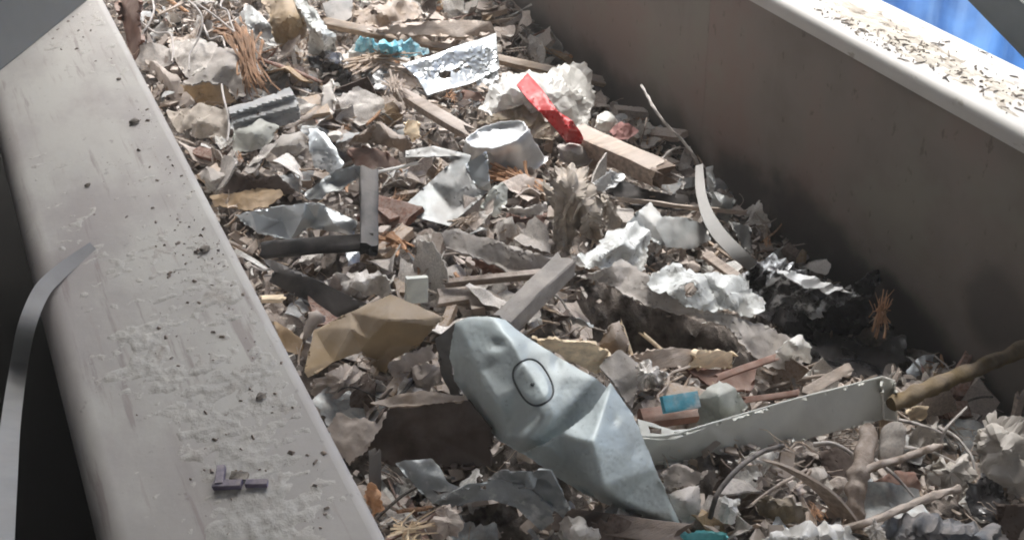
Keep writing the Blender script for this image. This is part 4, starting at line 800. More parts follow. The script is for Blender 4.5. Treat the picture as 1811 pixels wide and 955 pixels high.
for i, (lab, mark, a, b, w, m_) in enumerate([
    ('pale splinter leaning behind the ragged white sheet', 'the leaning splinter', (1240, 446, .07), (1312, 496, .06), .014, 'dusty_wood'),
    ('thin reddish splinter crossing below the arching sheet', 'the reddish splinter', (1268, 668, .045), (1370, 632, .055), .009, 'red_wood'),
    ('long brown lath lying along the pale channel', 'the brown lath', (1315, 708, .035), (1420, 694, .04), .008, 'red_wood'),
    ('pale lath rising past the long channel towards the wall', 'the rising lath', (1420, 696, .05), (1500, 650, .06), .014, 'dusty_wood'),
    ('thin upright splinter above the crumbly lump', 'the upright splinter', (1101, 572, .075), (1117, 628, .035), .006, 'pale_wood'),
    ('thin pale splinter in the dark hollow', 'the hollow splinter', (1138, 592, .05), (1172, 620, .035), .005, 'pale_wood'),
    ('white edged lath beside the upright arm of the bracket', 'the white lath', (668, 304, .05), (733, 290, .055), .006, 'white_film'),
    ('dark wood bar at the bottom below the crushed housing', 'the bottom bar', (985, 918, .03), (1205, 948, .03), .026, 'dark_wood'),
    ('small dark post standing beside the dark box', 'the small post', (664, 862, .01), (662, 800, .05), .014, 'steel_rim'),
    ('pale broken stick sticking up at the right edge', 'the right edge stick', (1788, 760, .03), (1803, 698, .09), .012, 'dusty_wood')]):
    bar('wood_splinter', m_, P(*a), P(*b), w, w * .6, up=(.1, -.5, .8), ragged=.006, n=12, noise=.0012)
    o = COL.objects[-1]; hero(o, lab, 'splinter', mark, [(a[0] - 4, a[1] - 4), (b[0] + 4, b[1] - 4), (b[0] + 4, b[1] + 4), (a[0] - 4, a[1] + 4)])
# --- around the housing
S('insulation_wad', 'plaster', 'fluffy white insulation wad beside the charcoal bar', 'insulation', 'the white wad', [(566, 502, .02), (600, 484, .035), (640, 476, .045), (676, 486, .045), (699, 498, .035), (692, 518, .02), (645, 524, .015), (600, 520, .01)], inner=[(640, 498, .05)], step=3.5, crumple=.014, cfreq=45, rough=.004, tear=3)
bm_ = [P(722, 520, .05), P(752, 520, .05)]
bar('block', 'green_plastic', P(736, 534, .02), P(737, 490, .055), .032, .014, up=(0, -.8, .5), n=5, noise=.0003, round_=.08); hero(COL.objects['block'], 'small grey green rectangular block standing behind the folded brown card', 'block', 'the grey green block', [(716, 488), (758, 490), (758, 526), (716, 532)])
bar('wood_chip', 'pale_wood', P(464, 529, .035), P(502, 528, .035), .012, .008, n=6, ragged=.002); hero(COL.objects['wood_chip'], 'bright yellow wood chip touching the beam', 'wood chip', 'the yellow chip', [(462, 520), (504, 520), (504, 537), (462, 537)])
o = tube('dusty_peg', 'dusty_paper', [(566, 556, .055), (552, 572, .05), (538, 604, .02)], .010, .006, knob=.3); hero(o, 'dusty rounded peg beside the end of the folded brown card', 'peg', 'the dusty peg', [(530, 560), (565, 550), (560, 600), (530, 610)])
S('cream_card', 'tan_card', 'cream card lying between the beam and the folded brown card', 'card', 'the cream card', [(484, 568, .03), (508, 580, .035), (535, 600, .03), (534, 628, .015), (508, 622, .012), (494, 600, .02)], step=4)
fibres('splintered_wood', 'orange_wood', 'small orange wood knot behind the black bracket corner', 'splintered wood', 'the orange knot', [(688, 420), (708, 428), (728, 446)], 24, .006, .03, .0024, 9)
S('torn_paper', 'dusty_paper', 'white torn paper strip under the right side of the folded brown card', 'torn paper', 'the white paper strip', [(687, 642, .04), (725, 622, .05), (766, 607, .055), (772, 632, .04), (730, 652, .03), (690, 668, .02)], step=3.5, tear=2.4, rough=.003)
S('crushed_paper', 'dusty_paper', 'dusty crushed paper between the folded card and the housing', 'crushed paper', 'the crushed paper', [(728, 652, .03), (755, 640, .05), (778, 648, .045), (782, 680, .02), (760, 696, .01), (734, 684, .012)], step=3.5, crumple=.012, cfreq=40)
S('paper_roll', 'dusty_paper', 'dirty rolled paper lying along the beam below the folded card', 'paper roll', 'the dirty roll', [(545, 680, .02), (580, 660, .04), (614, 644, .045), (640, 652, .04), (662, 674, .03), (628, 688, .03), (590, 702, .02), (556, 710, .01)], inner=[(600, 672, .055)], step=3.5, crumple=.010, cfreq=35, pleat=[(.010, 16, 60)])
OUT = [(641, 800, .0), (683, 718, .05), (745, 712, .055), (828, 706, .06), (868, 757, .045), (868, 824, .0), (700, 826, -.01)]
e = compound('cardboard_box', 'dark brown open cardboard box half buried beside the housing', 'cardboard box', 'the dark box', OUT, (760, 800, -.01))
sheet('box_side', 'dark_card', OUT, [(770, 770, .022)], step=5, smooth=0, rough=.001, tear=.4, thick=.004, parent=e)
sheet('box_flap', 'cardboard', [(655, 712, .052), (700, 698, .062), (746, 690, .066), (820, 700, .07), (828, 708, .062), (745, 716, .056), (690, 720, .05)], step=4, tear=1, parent=e, thick=.003)
S('dusty_sheet', 'dusty_paper', 'grey torn dusty sheet between the beam and the dark box', 'torn sheet', 'the dusty sheet', [(576, 756, .03), (601, 730, .045), (630, 738, .045), (662, 744, .045), (690, 719, .05), (668, 760, .04), (643, 800, .02), (616, 822, .01), (595, 795, .02)], step=4, rough=.003, tear=2.4, crumple=.003)
# --- galvanised ring bracket
OUT = [(700, 815), (764, 812), (830, 845), (972, 832), (1006, 896), (990, 920), (940, 936), (764, 890)]
e = compound('mounting_bracket', 'grey galvanised mounting bracket with a broken ring at the bottom', 'bracket', 'the ring bracket', OUT, (870, 900, .0))
sheet('bracket_plate', 'bracket_zinc', [(700, 820, .045), (716, 813, .055), (764, 811, .055), (778, 826, .05), (792, 852, .05), (830, 868, .055), (800, 885, .04), (764, 890, .03), (735, 860, .04)], [(745, 838, .05)], holes=[[(760, 864), (775, 868), (796, 868), (775, 874)]], step=4, smooth=1, tear=.4, thick=.003, parent=e)
sheet('ring_band', 'bracket_zinc', [(768, 886, .045), (826, 856, .07), (884, 847, .08), (940, 866, .08), (974, 894, .07), (978, 924, .04), (958, 938, .025), (940, 922, .04), (911, 897, .055), (870, 884, .055), (830, 888, .045), (790, 900, .03)], step=4, smooth=1, tear=.3, thick=.003, parent=e, holes=[[(822, 862), (832, 862), (828, 866)], [(848, 860), (858, 857), (860, 866), (848, 866)]])
sheet('bracket_lip', 'bracket_zinc', [(862, 846, .075), (884, 831, .09), (930, 834, .10), (972, 831, .10), (990, 862, .09), (1007, 896, .07), (996, 918, .04), (978, 898, .065), (945, 866, .078), (890, 848, .078)], [(950, 846, .085)], step=4, smooth=1, tear=.3, thick=.003, parent=e)
S('fluffy_lump', 'dusty_paper', 'dusty fluffy lump in front of the ring bracket', 'fluff', 'the fluffy lump', [(764, 910, .03), (790, 892, .055), (812, 900, .05), (818, 930, .03), (800, 955, .01), (765, 955, .01), (752, 935, .015)], inner=[(790, 922, .06)], step=3.5, crumple=.014, cfreq=60, rough=.005, tear=3)
S('crumpled_wrapper', 'grey_film', 'crumpled pale wrapper at the bottom edge beside the ring bracket', 'wrapper', 'the pale bottom wrapper', [(982, 922, .04), (1004, 910, .055), (1030, 920, .055), (1060, 948, .03), (1050, 975, .01), (1000, 975, .01)], inner=[(1018, 940, .06)], step=3.5, crumple=.010, cfreq=40)
S('copper_scrap', 'orange_wood', 'crumpled rusty scrap between the beam and the ring bracket', 'rusty scrap', 'the rusty scrap', [(642, 868, .03), (658, 852, .045), (674, 872, .04), (680, 900, .02), (658, 912, .01)], step=3.5, crumple=.010, cfreq=50)
# --- right of the housing
S('plywood_offcut', 'pale_wood', 'sunlit cream wood panel behind the crushed housing', 'wood panel', 'the cream panel', [(940, 598, .06), (985, 600, .07), (1044, 606, .075), (1078, 622, .065), (1068, 645, .045), (1055, 662, .03), (1010, 640, .04), (970, 618, .045)], step=4, thick=.005, smooth=0)
S('cardboard_piece', 'cardboard', 'upright torn cardboard rising out of the dark hollow', 'cardboard', 'the rising card', [(1054, 612, .05), (1082, 572, .085), (1096, 566, .09), (1112, 610, .06), (1108, 636, .035), (1076, 632, .035)], inner=[(1090, 600, .08)], step=4, tear=1.6)
S('gypsum_scrap', 'grey_card', 'flat pale gypsum piece behind the corner of the crushed housing', 'gypsum piece', 'the pale gypsum piece', [(1060, 648, .05), (1078, 626, .065), (1097, 619, .07), (1140, 650, .055), (1128, 680, .04), (1118, 722, .02), (1100, 700, .03), (1082, 672, .05)], step=4, thick=.004)
S('wood_offcut', 'dusty_wood', 'flat wood offcut in front of the dark hollow', 'wood offcut', 'the flat offcut', [(1116, 628, .04), (1160, 618, .05), (1194, 614, .05), (1236, 618, .05), (1226, 648, .03), (1160, 652, .025)], step=4, thick=.006, smooth=0)
S('wood_offcut', 'pale_wood', 'pale painted offcut beside the flat wood offcut', 'wood offcut', 'the pale offcut', [(1236, 619, .055), (1268, 620, .055), (1298, 622, .05), (1295, 650, .03), (1255, 652, .03), (1216, 648, .03)], step=4, thick=.008, smooth=0)
S('wood_scrap', 'red_wood', 'red brown panel lying below the pale painted offcut', 'wood panel', 'the red brown panel', [(1214, 650, .025), (1292, 654, .025), (1340, 650, .03), (1330, 690, .01), (1260, 690, .01)], step=5, thick=.005, smooth=0)
S('broken_plaster', 'plaster', 'pale porous lump of crumbling plaster beside the housing corner', 'plaster lump', 'the crumbly lump', [(1116, 664, .04), (1128, 648, .06), (1146, 640, .065), (1166, 650, .06), (1184, 662, .045), (1172, 680, .025), (1150, 688, .015), (1128, 684, .02)], inner=[(1148, 662, .07)], step=3, crumple=.012, cfreq=90, rough=.004, tear=2.5)
bar('printed_box', 'cyan_print', P(1172, 716, .062), P(1234, 706, .066), .021, .012, up=(-.1, -.6, .75), n=6, noise=.0002, round_=.06); hero(COL.objects['printed_box'], 'small bright blue printed carton beside the brown roll', 'carton', 'the blue carton', [(1170, 706), (1238, 697), (1230, 721), (1170, 729)])
bar('cardboard_roll', 'red_wood', P(1132, 742, .03), P(1228, 730, .035), .022, .020, round_=.45, n=14, noise=.0012, ragged=.001); hero(COL.objects['cardboard_roll'], 'brown cardboard roll lying below the blue carton', 'cardboard roll', 'the brown roll', [(1130, 728), (1230, 720), (1230, 745), (1135, 752)])
S('plastic_shell', 'green_plastic', 'pale rounded plastic shell standing between the blue carton and the channel', 'plastic shell', 'the pale shell', [(1230, 708, .045), (1250, 686, .065), (1272, 672, .075), (1300, 686, .07), (1324, 720, .04), (1300, 736, .03), (1276, 746, .025), (1232, 750, .02)], inner=[(1272, 700, .08)], creases=[(2, 8), (8, 6)], step=4, smooth=1, thick=.003)
S('cup_scrap', 'grey_card', 'grey dusty cup piece at the tip of the crushed housing', 'cup piece', 'the cup piece', [(1180, 874, .035), (1210, 862, .05), (1237, 856, .05), (1240, 898, .03), (1228, 920, .012), (1212, 930, .005), (1192, 910, .015)], inner=[(1212, 885, .055)], step=4, smooth=2, thick=.002)
S('paper_scrap', 'dusty_paper', 'pale folded paper above the cup piece', 'paper', 'the pale folded paper', [(1166, 838, .03), (1196, 820, .045), (1240, 836, .045), (1252, 830, .05), (1232, 856, .03), (1200, 862, .025), (1178, 862, .02)], step=4, tear=2, crumple=.004)
o = tube('black_cable', 'cable_black', [(1256, 915, .02), (1262, 892, .04), (1272, 868, .055), (1304, 830, .07), (1344, 801, .065), (1384, 788, .04)], .0032, sub=10); hero(o, 'thin black cable arching in front of the channel', 'cable', 'the black cable', [(1256, 915), (1304, 830), (1384, 788)])
q = PP(np.array([1338, 1370, 1402, 1430, 1458, 1480, 1498.]), np.array([808, 816, 830, 846, 866, 890, 914.]), np.array([.05, .065, .07, .068, .06, .045, .03]))
o = ribbon('wooden_lath', 'dusty_wood', q, np.array([.004, -.022, .014]), .003, sub=8, widths=[.4, .8, 1, 1.1, 1.2, 1.3, 1.3]); hero(o, 'grey bent flat slat arching to the forked branch', 'slat', 'the bent slat', [(1338, 804), (1402, 818), (1505, 905), (1490, 918), (1400, 845)])
o = tube('curved_wire', 'wire_grey', [(1440, 786, .04), (1470, 784, .055), (1500, 798, .055), (1525, 822, .045)], .0035, .0025); hero(o, 'grey curved rod beneath the end of the channel', 'rod', 'the curved rod', [(1440, 786), (1525, 822)])
e = compound('forked_branch', 'grey forked branch stub standing below the channel end', 'branch', 'the forked branch', [(1515, 750), (1545, 750), (1540, 830), (1525, 935), (1500, 935)], (1515, 930, .0))
tube('main_stem', 'bark', [(1535, 756, .09), (1534, 785, .08), (1522, 828, .065), (1515, 858, .05), (1512, 895, .03), (1508, 935, .0)], .0105, .0135, knob=.25, parent=e, seg=12, rough=.0012)
tube('side_limb', 'bark', [(1520, 836, .065), (1555, 822, .075), (1592, 812, .075), (1632, 797, .075), (1664, 788, .07)], .0068, .0036, knob=.25, parent=e, seg=12, rough=.0010)
o = tube('long_stick', 'dusty_wood', [(1470, 936, .03), (1540, 922, .045), (1590, 902, .055), (1640, 880, .06), (1695, 863, .06)], .0040, .0052, knob=.3, sub=8, rough=.001); hero(o, 'long thin pale stick slanting along the bottom', 'stick', 'the slanting stick', [(1470, 930), (1640, 872), (1695, 858), (1695, 872), (1640, 888), (1470, 944)])
o = tube('log', 'log_bark', [(1576, 716, .06), (1640, 688, .085), (1720, 655, .11), (1830, 608, .14)], .0115, .012, knob=.18, sub=12, seg=14, rough=.0016); hero(o, 'brown bare log slanting up to the right edge beside the wall', 'log', 'the brown log', [(1580, 700), (1830, 600), (1830, 635), (1590, 722)])
S('wood_chip', 'pale_wood', 'small yellowish wood tip under the lower end of the log', 'wood chip', 'the yellowish tip', [(1600, 728, .04), (1622, 716, .05), (1644, 718, .05), (1636, 740, .03), (1612, 744, .025)], step=4, crumple=.004)
S('plastic_film', 'grey_film', 'big white crumpled film at the right edge of the heap', 'plastic film', 'the big white film', [(1722, 790, .05), (1735, 752, .08), (1748, 736, .09), (1780, 742, .095), (1830, 752, .09), (1835, 880, .02), (1800, 885, .02), (1768, 860, .03), (1738, 830, .035)], inner=[(1775, 790, .10), (1760, 770, .10)], step=4, crumple=.022, cfreq=22, rough=.006, tear=3, pleat=[(.006, 70, 30), (.004, 40, -50)])
S('plastic_film', 'grey_film', 'grey white crinkled film under the end of the slanting stick', 'plastic film', 'the crinkled film', [(1630, 824, .04), (1664, 812, .06), (1708, 802, .065), (1722, 840, .045), (1722, 866, .025), (1690, 868, .025), (1642, 852, .02)], inner=[(1680, 835, .07)], step=4, crumple=.012, cfreq=35, rough=.004, tear=2.5, pleat=[(.010, 26, 40), (.006, 13, -30)])
S('black_film', 'dark_film', 'torn black film next to the big white film', 'plastic film', 'the torn black film', [(1706, 870, .035), (1735, 836, .055), (1770, 862, .04), (1790, 900, .02), (1760, 930, .01), (1715, 915, .012)], step=4, crumple=.010, cfreq=30)
S('dark_cloth', 'navy_cloth', 'dark grey folded cloth at the bottom right corner', 'cloth', 'the dark cloth', [(1556, 930, .03), (1600, 914, .045), (1650, 908, .05), (1700, 912, .05), (1752, 922, .05), (1782, 945, .04), (1790, 985, .01), (1560, 985, .01)], inner=[(1640, 940, .055), (1720, 945, .055)], step=4, crumple=.018, cfreq=20, rough=.004, pleat=[(.012, 46, 50), (.006, 26, 10)])
S('cardboard_scrap', 'dark_card', 'brown upright cardboard at the right edge below the big white film', 'cardboard', 'the right edge card', [(1758, 884, .05), (1780, 892, .055), (1806, 890, .055), (1830, 900, .05), (1830, 970, .0), (1790, 965, .0), (1768, 930, .02)], step=4, tear=2)
S('plastic_bag', 'white_film', 'white plastic bag at the bottom edge in front of the branch', 'plastic bag', 'the bottom bag', [(1336, 962, .02), (1366, 942, .04), (1410, 928, .05), (1460, 926, .05), (1500, 936, .045), (1530, 960, .03), (1530, 990, .0), (1340, 990, .0)], inner=[(1430, 950, .06)], step=4, crumple=.014, cfreq=22, rough=.003, pleat=[(.010, 50, 30), (.005, 26, -40)])
S('bag_knot', 'grey_film', 'knotted grey film standing between the dark cloth and the branch', 'plastic film', 'the knotted film', [(1530, 935, .05), (1546, 918, .07), (1562, 926, .07), (1572, 960, .03), (1560, 985, .01), (1534, 975, .02)], inner=[(1550, 940, .07)], step=3.5, crumple=.008, cfreq=30, pleat=[(.008, 14, 0)])
S('teal_scrap', 'teal_plastic', 'teal plastic piece at the bottom edge beside the tip of the housing', 'plastic scrap', 'the teal piece', [(1200, 944, .03), (1240, 938, .035), (1286, 942, .035), (1284, 975, .01), (1205, 975, .01)], step=4, tear=2, thick=.003)
S('crumpled_paper', 'brown_cloth', 'olive brown crumpled packing paper below the bent slat', 'packing paper', 'the olive paper', [(1332, 884, .03), (1365, 876, .045), (1400, 878, .045), (1424, 896, .035), (1420, 922, .015), (1380, 924, .012), (1345, 910, .015)], inner=[(1380, 895, .05)], step=3.5, crumple=.010, cfreq=35)
S('crumpled_tissue', 'white_film', 'tiny crumpled white tissue below the black cable', 'tissue', 'the white tissue', [(1266, 888, .03), (1284, 876, .045), (1306, 886, .04), (1312, 910, .02), (1292, 926, .01), (1272, 914, .012)], inner=[(1290, 898, .05)], step=3, crumple=.014, cfreq=60, tear=2.5)
S('dark_card', 'dark_card', 'dark brown curved card under the channel beside the bent slat', 'card', 'the curved dark card', [(1448, 800, .03), (1480, 792, .04), (1515, 810, .035), (1515, 850, .015), (1480, 850, .01), (1455, 830, .015)], step=4, smooth=1)
S('dark_card', 'red_wood', 'brown card fragment right of the forked branch', 'card', 'the card by the branch', [(1545, 850, .03), (1590, 830, .04), (1620, 836, .04), (1630, 870, .02), (1590, 888, .01), (1555, 880, .01)], step=4, crumple=.004)
S('paper_wad', 'white_film', 'bright white paper wad under the channel', 'paper', 'the bright wad', [(1300, 812, .025), (1336, 798, .04), (1378, 800, .035), (1360, 826, .02), (1340, 850, .012), (1322, 836, .015)], step=3.5, crumple=.008, cfreq=45)
S('grey_shred', 'grey_film', 'grey shredded film bunched right of the long channel end', 'plastic film', 'the shredded film', [(1600, 770, .03), (1630, 748, .05), (1662, 760, .045), (1670, 790, .02), (1635, 800, .012)], step=3.5, crumple=.012, cfreq=50, tear=3)
for i, (lab, mark, pix) in enumerate([
    ('dry stem arching over the shredded film', 'the arching stem', [(1590, 742, .05), (1630, 752, .07), (1668, 768, .06), (1690, 795, .04)]),
    ('dry stem leaning right of the forked branch', 'the leaning stem', [(1548, 812, .05), (1582, 840, .055), (1616, 878, .04)]),
    ('dry stem upright below the log', 'the upright stem', [(1660, 800, .03), (1672, 760, .07), (1710, 720, .10)]),
    ('dry stem crossing the crinkled film', 'the crossing stem', [(1600, 790, .05), (1650, 800, .06), (1700, 822, .06)]),
    ('dry curved stem reaching to the big white film', 'the reaching stem', [(1660, 756, .06), (1690, 772, .065), (1716, 804, .06), (1724, 830, .05)])]):
    o = tube('dry_straw', 'wire_grey', pix, .0024, .0015, sub=8, knob=.3); hero(o, lab, 'stem', mark, [(p[0], p[1]) for p in pix])

# --- things on the near beam
q = [PZ(166, 436, .003), PZ(130, 462, .006), PZ(96, 490, .010), PZ(71, 519, .012)]
for (px_, py_, x_) in ((47, 578, -.262), (33, 650, -.290), (20, 740, -.30), (12, 840, -.305), (4, 960, -.31), (0, 1080, -.315)): q.append(PX(px_, py_, x_))
wv = [np.array(w) for w in ([.012, .026, 0], [.012, .026, 0], [.010, .028, 0], [.004, .03, -.006], [.012, .026, -.002], [.018, .022, 0], [.02, .02, 0], [.02, .02, 0], [.02, .02, 0], [.02, .02, 0])]
q = np.array(q); tg_ = np.gradient(q, axis=0); wv = np.cross(tg_, CAM + np.array([.25, 0, .35]) - q); wv = wv / np.linalg.norm(wv, axis=1)[:, None] * .020; o = ribbon('plastic_strap', 'strap_plastic', q, wv, .005, sub=8, widths=[.75, .85, .95, 1, 1, 1, 1, 1, 1, 1]); tag(o, 'grey flat strap lying on the dusty beam and hanging over its outer edge', 'strap')
e = empty('plastic_clip', PZ(425, 855, .0), 'small purple grey plastic clip lying on the dusty beam', 'plastic clip')
bar('long_side', 'purple_plastic', PZ(378, 858, .005), PZ(428, 856, .005), .008, .007, n=6, noise=.0004, parent=e); bar('short_side', 'purple_plastic', PZ(388, 858, .006), PZ(392, 826, .006), .008, .007, n=6, noise=.0004, parent=e)
bar('broken_tip', 'purple_plastic', PZ(436, 855, .005), PZ(474, 854, .005), .007, .006, n=6, noise=.0004, parent=e)
bar('chip', 'litter_dark', PZ(408, 842, .004), PZ(438, 844, .004), .010, .004, n=4, noise=.001); tag(COL.objects['chip'], 'dark flat chip lying inside the purple grey clip', 'chip')
for i, (px_, py_, r_, lab) in enumerate([(237, 215, .0062, 'dark rounded pebble at the far part of the beam'), (155, 327, .0035, 'tiny dark crumb near the middle of the beam'), (362, 440, .006, 'brown crumb of dirt near the inner edge of the beam'), (462, 700, .005, 'small dark crumb on the crust above the clip'), (210, 140, .003, 'tiny speck of grit below the pebble')]):
    b = bmesh.new(); bmesh.ops.create_icosphere(b, subdivisions=2, radius=r_); V = np.array([v.co[:] for v in b.verts]); F = [[v.index for v in f.verts] for f in b.faces]; b.free()
    V = V * (1 + .25 * vn(V * 320 + i * 7, i)[:, None] + .2 * vn(V * 700, i)[:, None]) * [1.2, 1, .6] + PZ(px_, py_, r_ * .6); o = mk('pebble', V, F, 'litter_dark', smooth=30); tag(o, lab, 'pebble')

# ================================================================ SMALLER SCRAPS BETWEEN THEM
rg = np.random.default_rng(23)
def ico_chunk(sd, flat=.6):
    b = bmesh.new(); bmesh.ops.create_icosphere(b, subdivisions=3, radius=.5); V = np.array([v.co[:] for v in b.verts]); F = [[v.index for v in f.verts] for f in b.faces]; b.free()
    dirs = np.random.default_rng(sd).normal(0, 1, (9, 3)); dirs /= np.linalg.norm(dirs, axis=1)[:, None]; cut = np.random.default_rng(sd + 1).uniform(.26, .42, 9)
    for d, c in zip(dirs, cut):
        s = V @ d; V = V - np.outer(np.maximum(s - c, 0), d)
    return V * [1, .8, flat] + fbm(V * 7, sd, 3)[:, None] * .03, F
def flat_scrap(sd, asp=(.25, .9), bend=.4, crm=.05, cf=3, thick=.02, nf=1, fold=.5, torn=.35, st=.07):
    """cut or torn piece: an angular outline, one or two folds, a curl"""
    r = np.random.default_rng(sd); n = int(r.integers(4, 7)); a = np.sort((np.arange(n) + r.uniform(-.28, .28, n)) / n * 2 * math.pi); rad = r.uniform(.8, 1.15, n); ar = r.uniform(*asp)
    cor = np.stack([np.cos(a) * rad * .5, np.sin(a) * rad * .5 * ar], 1); bp = []
    for k in range(n):
        p, q = cor[k], cor[(k + 1) % n]; L = np.linalg.norm(q - p); m = max(1, int(L / st)); nn = np.array([-(q - p)[1], (q - p)[0]]) / L; jit = .022 if r.random() < torn else .004; bow = r.normal(0, .04)
        for t in range(m): s = t / m; bp.append(p + (q - p) * s + nn * ((r.normal(0, jit) if t else 0) + bow * 4 * s * (1 - s) * L))
    gx, gy = np.meshgrid(np.arange(-.6, .6, st), np.arange(-.6, .6, st * .9)); gx = gx + (np.arange(gx.shape[0]) % 2)[:, None] * st * .5; gx, gy = gx.ravel(), gy.ravel()
    k = inpoly(gx, gy, bp); gx, gy = gx[k], gy[k]; ba = np.array(bp)
    if len(gx): k = ((gx[:, None] - ba[None, :, 0]) ** 2 + (gy[:, None] - ba[None, :, 1]) ** 2).min(1) > (st * .45) ** 2; gx, gy = gx[k], gy[k]
    m = len(bp); res = geometry.delaunay_2d_cdt([Vector(map(float, p)) for p in bp] + [Vector((float(x), float(y))) for x, y in zip(gx, gy)], [(i, (i + 1) % m) for i in range(m)], [], 1, 1e-4)
    x = np.array([v.x for v in res[0]]); y = np.array([v.y for v in res[0]]); T = [tuple(t) for t in res[2] if len(t) == 3]
    par = list(range(len(x)))
    an = r.uniform(0, math.pi); s = x * math.cos(an) + y * math.sin(an); z = bend * r.choice([-1, 1]) * s * s * 2
    for _ in range(nf): an = r.uniform(0, math.pi); s = x * math.cos(an) + y * math.sin(an); z = z + r.uniform(.4, 1) * fold * r.choice([-1, 1]) * np.abs(s - r.uniform(-.15, .15))
    pt = np.stack([x * cf, y * cf, 0 * x + .37 * sd], 1); z = z + crm * (folds(pt, sd) * 1.4 + .4 * folds(pt * 2.4, sd + 3)) + .008 * fbm(pt * 2, sd)
    return shell(np.stack([x, y, z], 1), T, thick)
def splint(sd, w=.11):
    r = np.random.default_rng(sd); n = 7; prof = [(-1, -1), (1, -1), (1, .2), (.4, 1), (-.6, .9), (-1, .3)]; K = 6; V = []; F = []
    for i in range(n + 1):
        s = i / n - .5; tp = 1 - .5 * abs(s) * r.uniform(.2, 1.5)
        for a, b in prof: V.append((s + r.normal(0, .03) * (i in (0, n)) * 2.2, a * w * .5 * tp + .03 * math.sin(s * 4 + sd), b * w * .35 * tp))
    for i in range(n):
        for k in range(K): a, b = i * K + k, i * K + (k + 1) % K; F.append((a, b, b + K, a + K))
    F += [tuple(range(K))[::-1], tuple(n * K + k for k in range(K))]; V = np.array(V); return V + .006 * np.stack([vn(V * 14 + 3 * j, sd) for j in range(3)], 1), F
def twiggeo(sd):
    r = np.random.default_rng(sd); s = np.linspace(-.5, .5, 6); c = np.stack([s, .1 * r.normal(0, 1, 6), .05 * r.normal(0, 1, 6)], 1); return tubegeo(catmull(c, 4), .022, .012, 6, .3, sd)
def fibre_clump(sd):
    r = np.random.default_rng(sd); parts = []
    for k in range(16):
        s = np.linspace(-.5, .5, 5) * r.uniform(.4, 1); c = np.stack([s + r.normal(0, .06), .10 * r.normal() + .10 * r.normal() * s + .04 * r.normal(0, 1, 5), .06 * r.normal() + .16 * r.normal() * s + .03 * r.normal(0, 1, 5)], 1); parts.append(tubegeo(c, r.uniform(.01, .028), .006, 4, .3, sd + k))
    return join(parts)
def striplet(sd):
    r = np.random.default_rng(sd); n = 22; s = np.linspace(-.5, .5, n); k = r.uniform(1, 5); c = np.stack([s, .12 * np.sin(s * k + r.uniform(0, 6)), .12 * np.cos(s * k * 1.3 + r.uniform(0, 6))], 1); V = []; T = []; tw = r.normal(0, 1.5); w = r.uniform(.06, .14)
    for i in range(n):
        a = tw * s[i] + r.normal(0, .05)
        for q in (-.5, 0, .5): V.append(c[i] + np.array([0, math.cos(a), math.sin(a)]) * q * w)
    for i in range(n - 1):
        for q in range(2): a = i * 3 + q; T += [(a, a + 1, a + 3), (a + 1, a + 4, a + 3)]
    return shell(np.array(V), T, .01)
def offcut(sd):
    r = np.random.default_rng(sd); n = 8; w = r.uniform(.25, .7); t = r.uniform(.12, .28); prof = [(-1, -.9), (-.9, -1), (.9, -1), (1, -.9), (1, .9), (.9, 1), (0, 1), (-.9, 1), (-1, .9)]; K = len(prof); V = []; F = []; e0 = r.normal(0, .035, K); e1 = r.normal(0, .035, K); sk = r.normal(0, .25)
    for i in range(n + 1):
        s = i / n - .5
        for k, (a, b) in enumerate(prof): V.append((s + (e0[k] if i == 0 else 0) + (e1[k] if i == n else 0) + sk * a * w * .5, a * w / 2, b * t / 2))
    V = np.array(V); V = V + .018 * np.stack([fbm(V * [4, 9, 9] + 5 * k, sd + k) for k in range(3)], 1)
    for i in range(n):
        for k in range(K): a, b = i * K + k, i * K + (k + 1) % K; F.append((a, b, b + K, a + K))
    return V, F + [tuple(range(K))[::-1], tuple(n * K + k for k in range(K))]
def cablet(sd):
    r = np.random.default_rng(sd); s = np.linspace(-.5, .5, 6); c = np.stack([s, .18 * np.sin(s * r.uniform(2, 6) + r.uniform(0, 6)), .10 * np.cos(s * r.uniform(2, 5))], 1); return tubegeo(catmull(c, 5), .022, .022, 7, .05, sd)
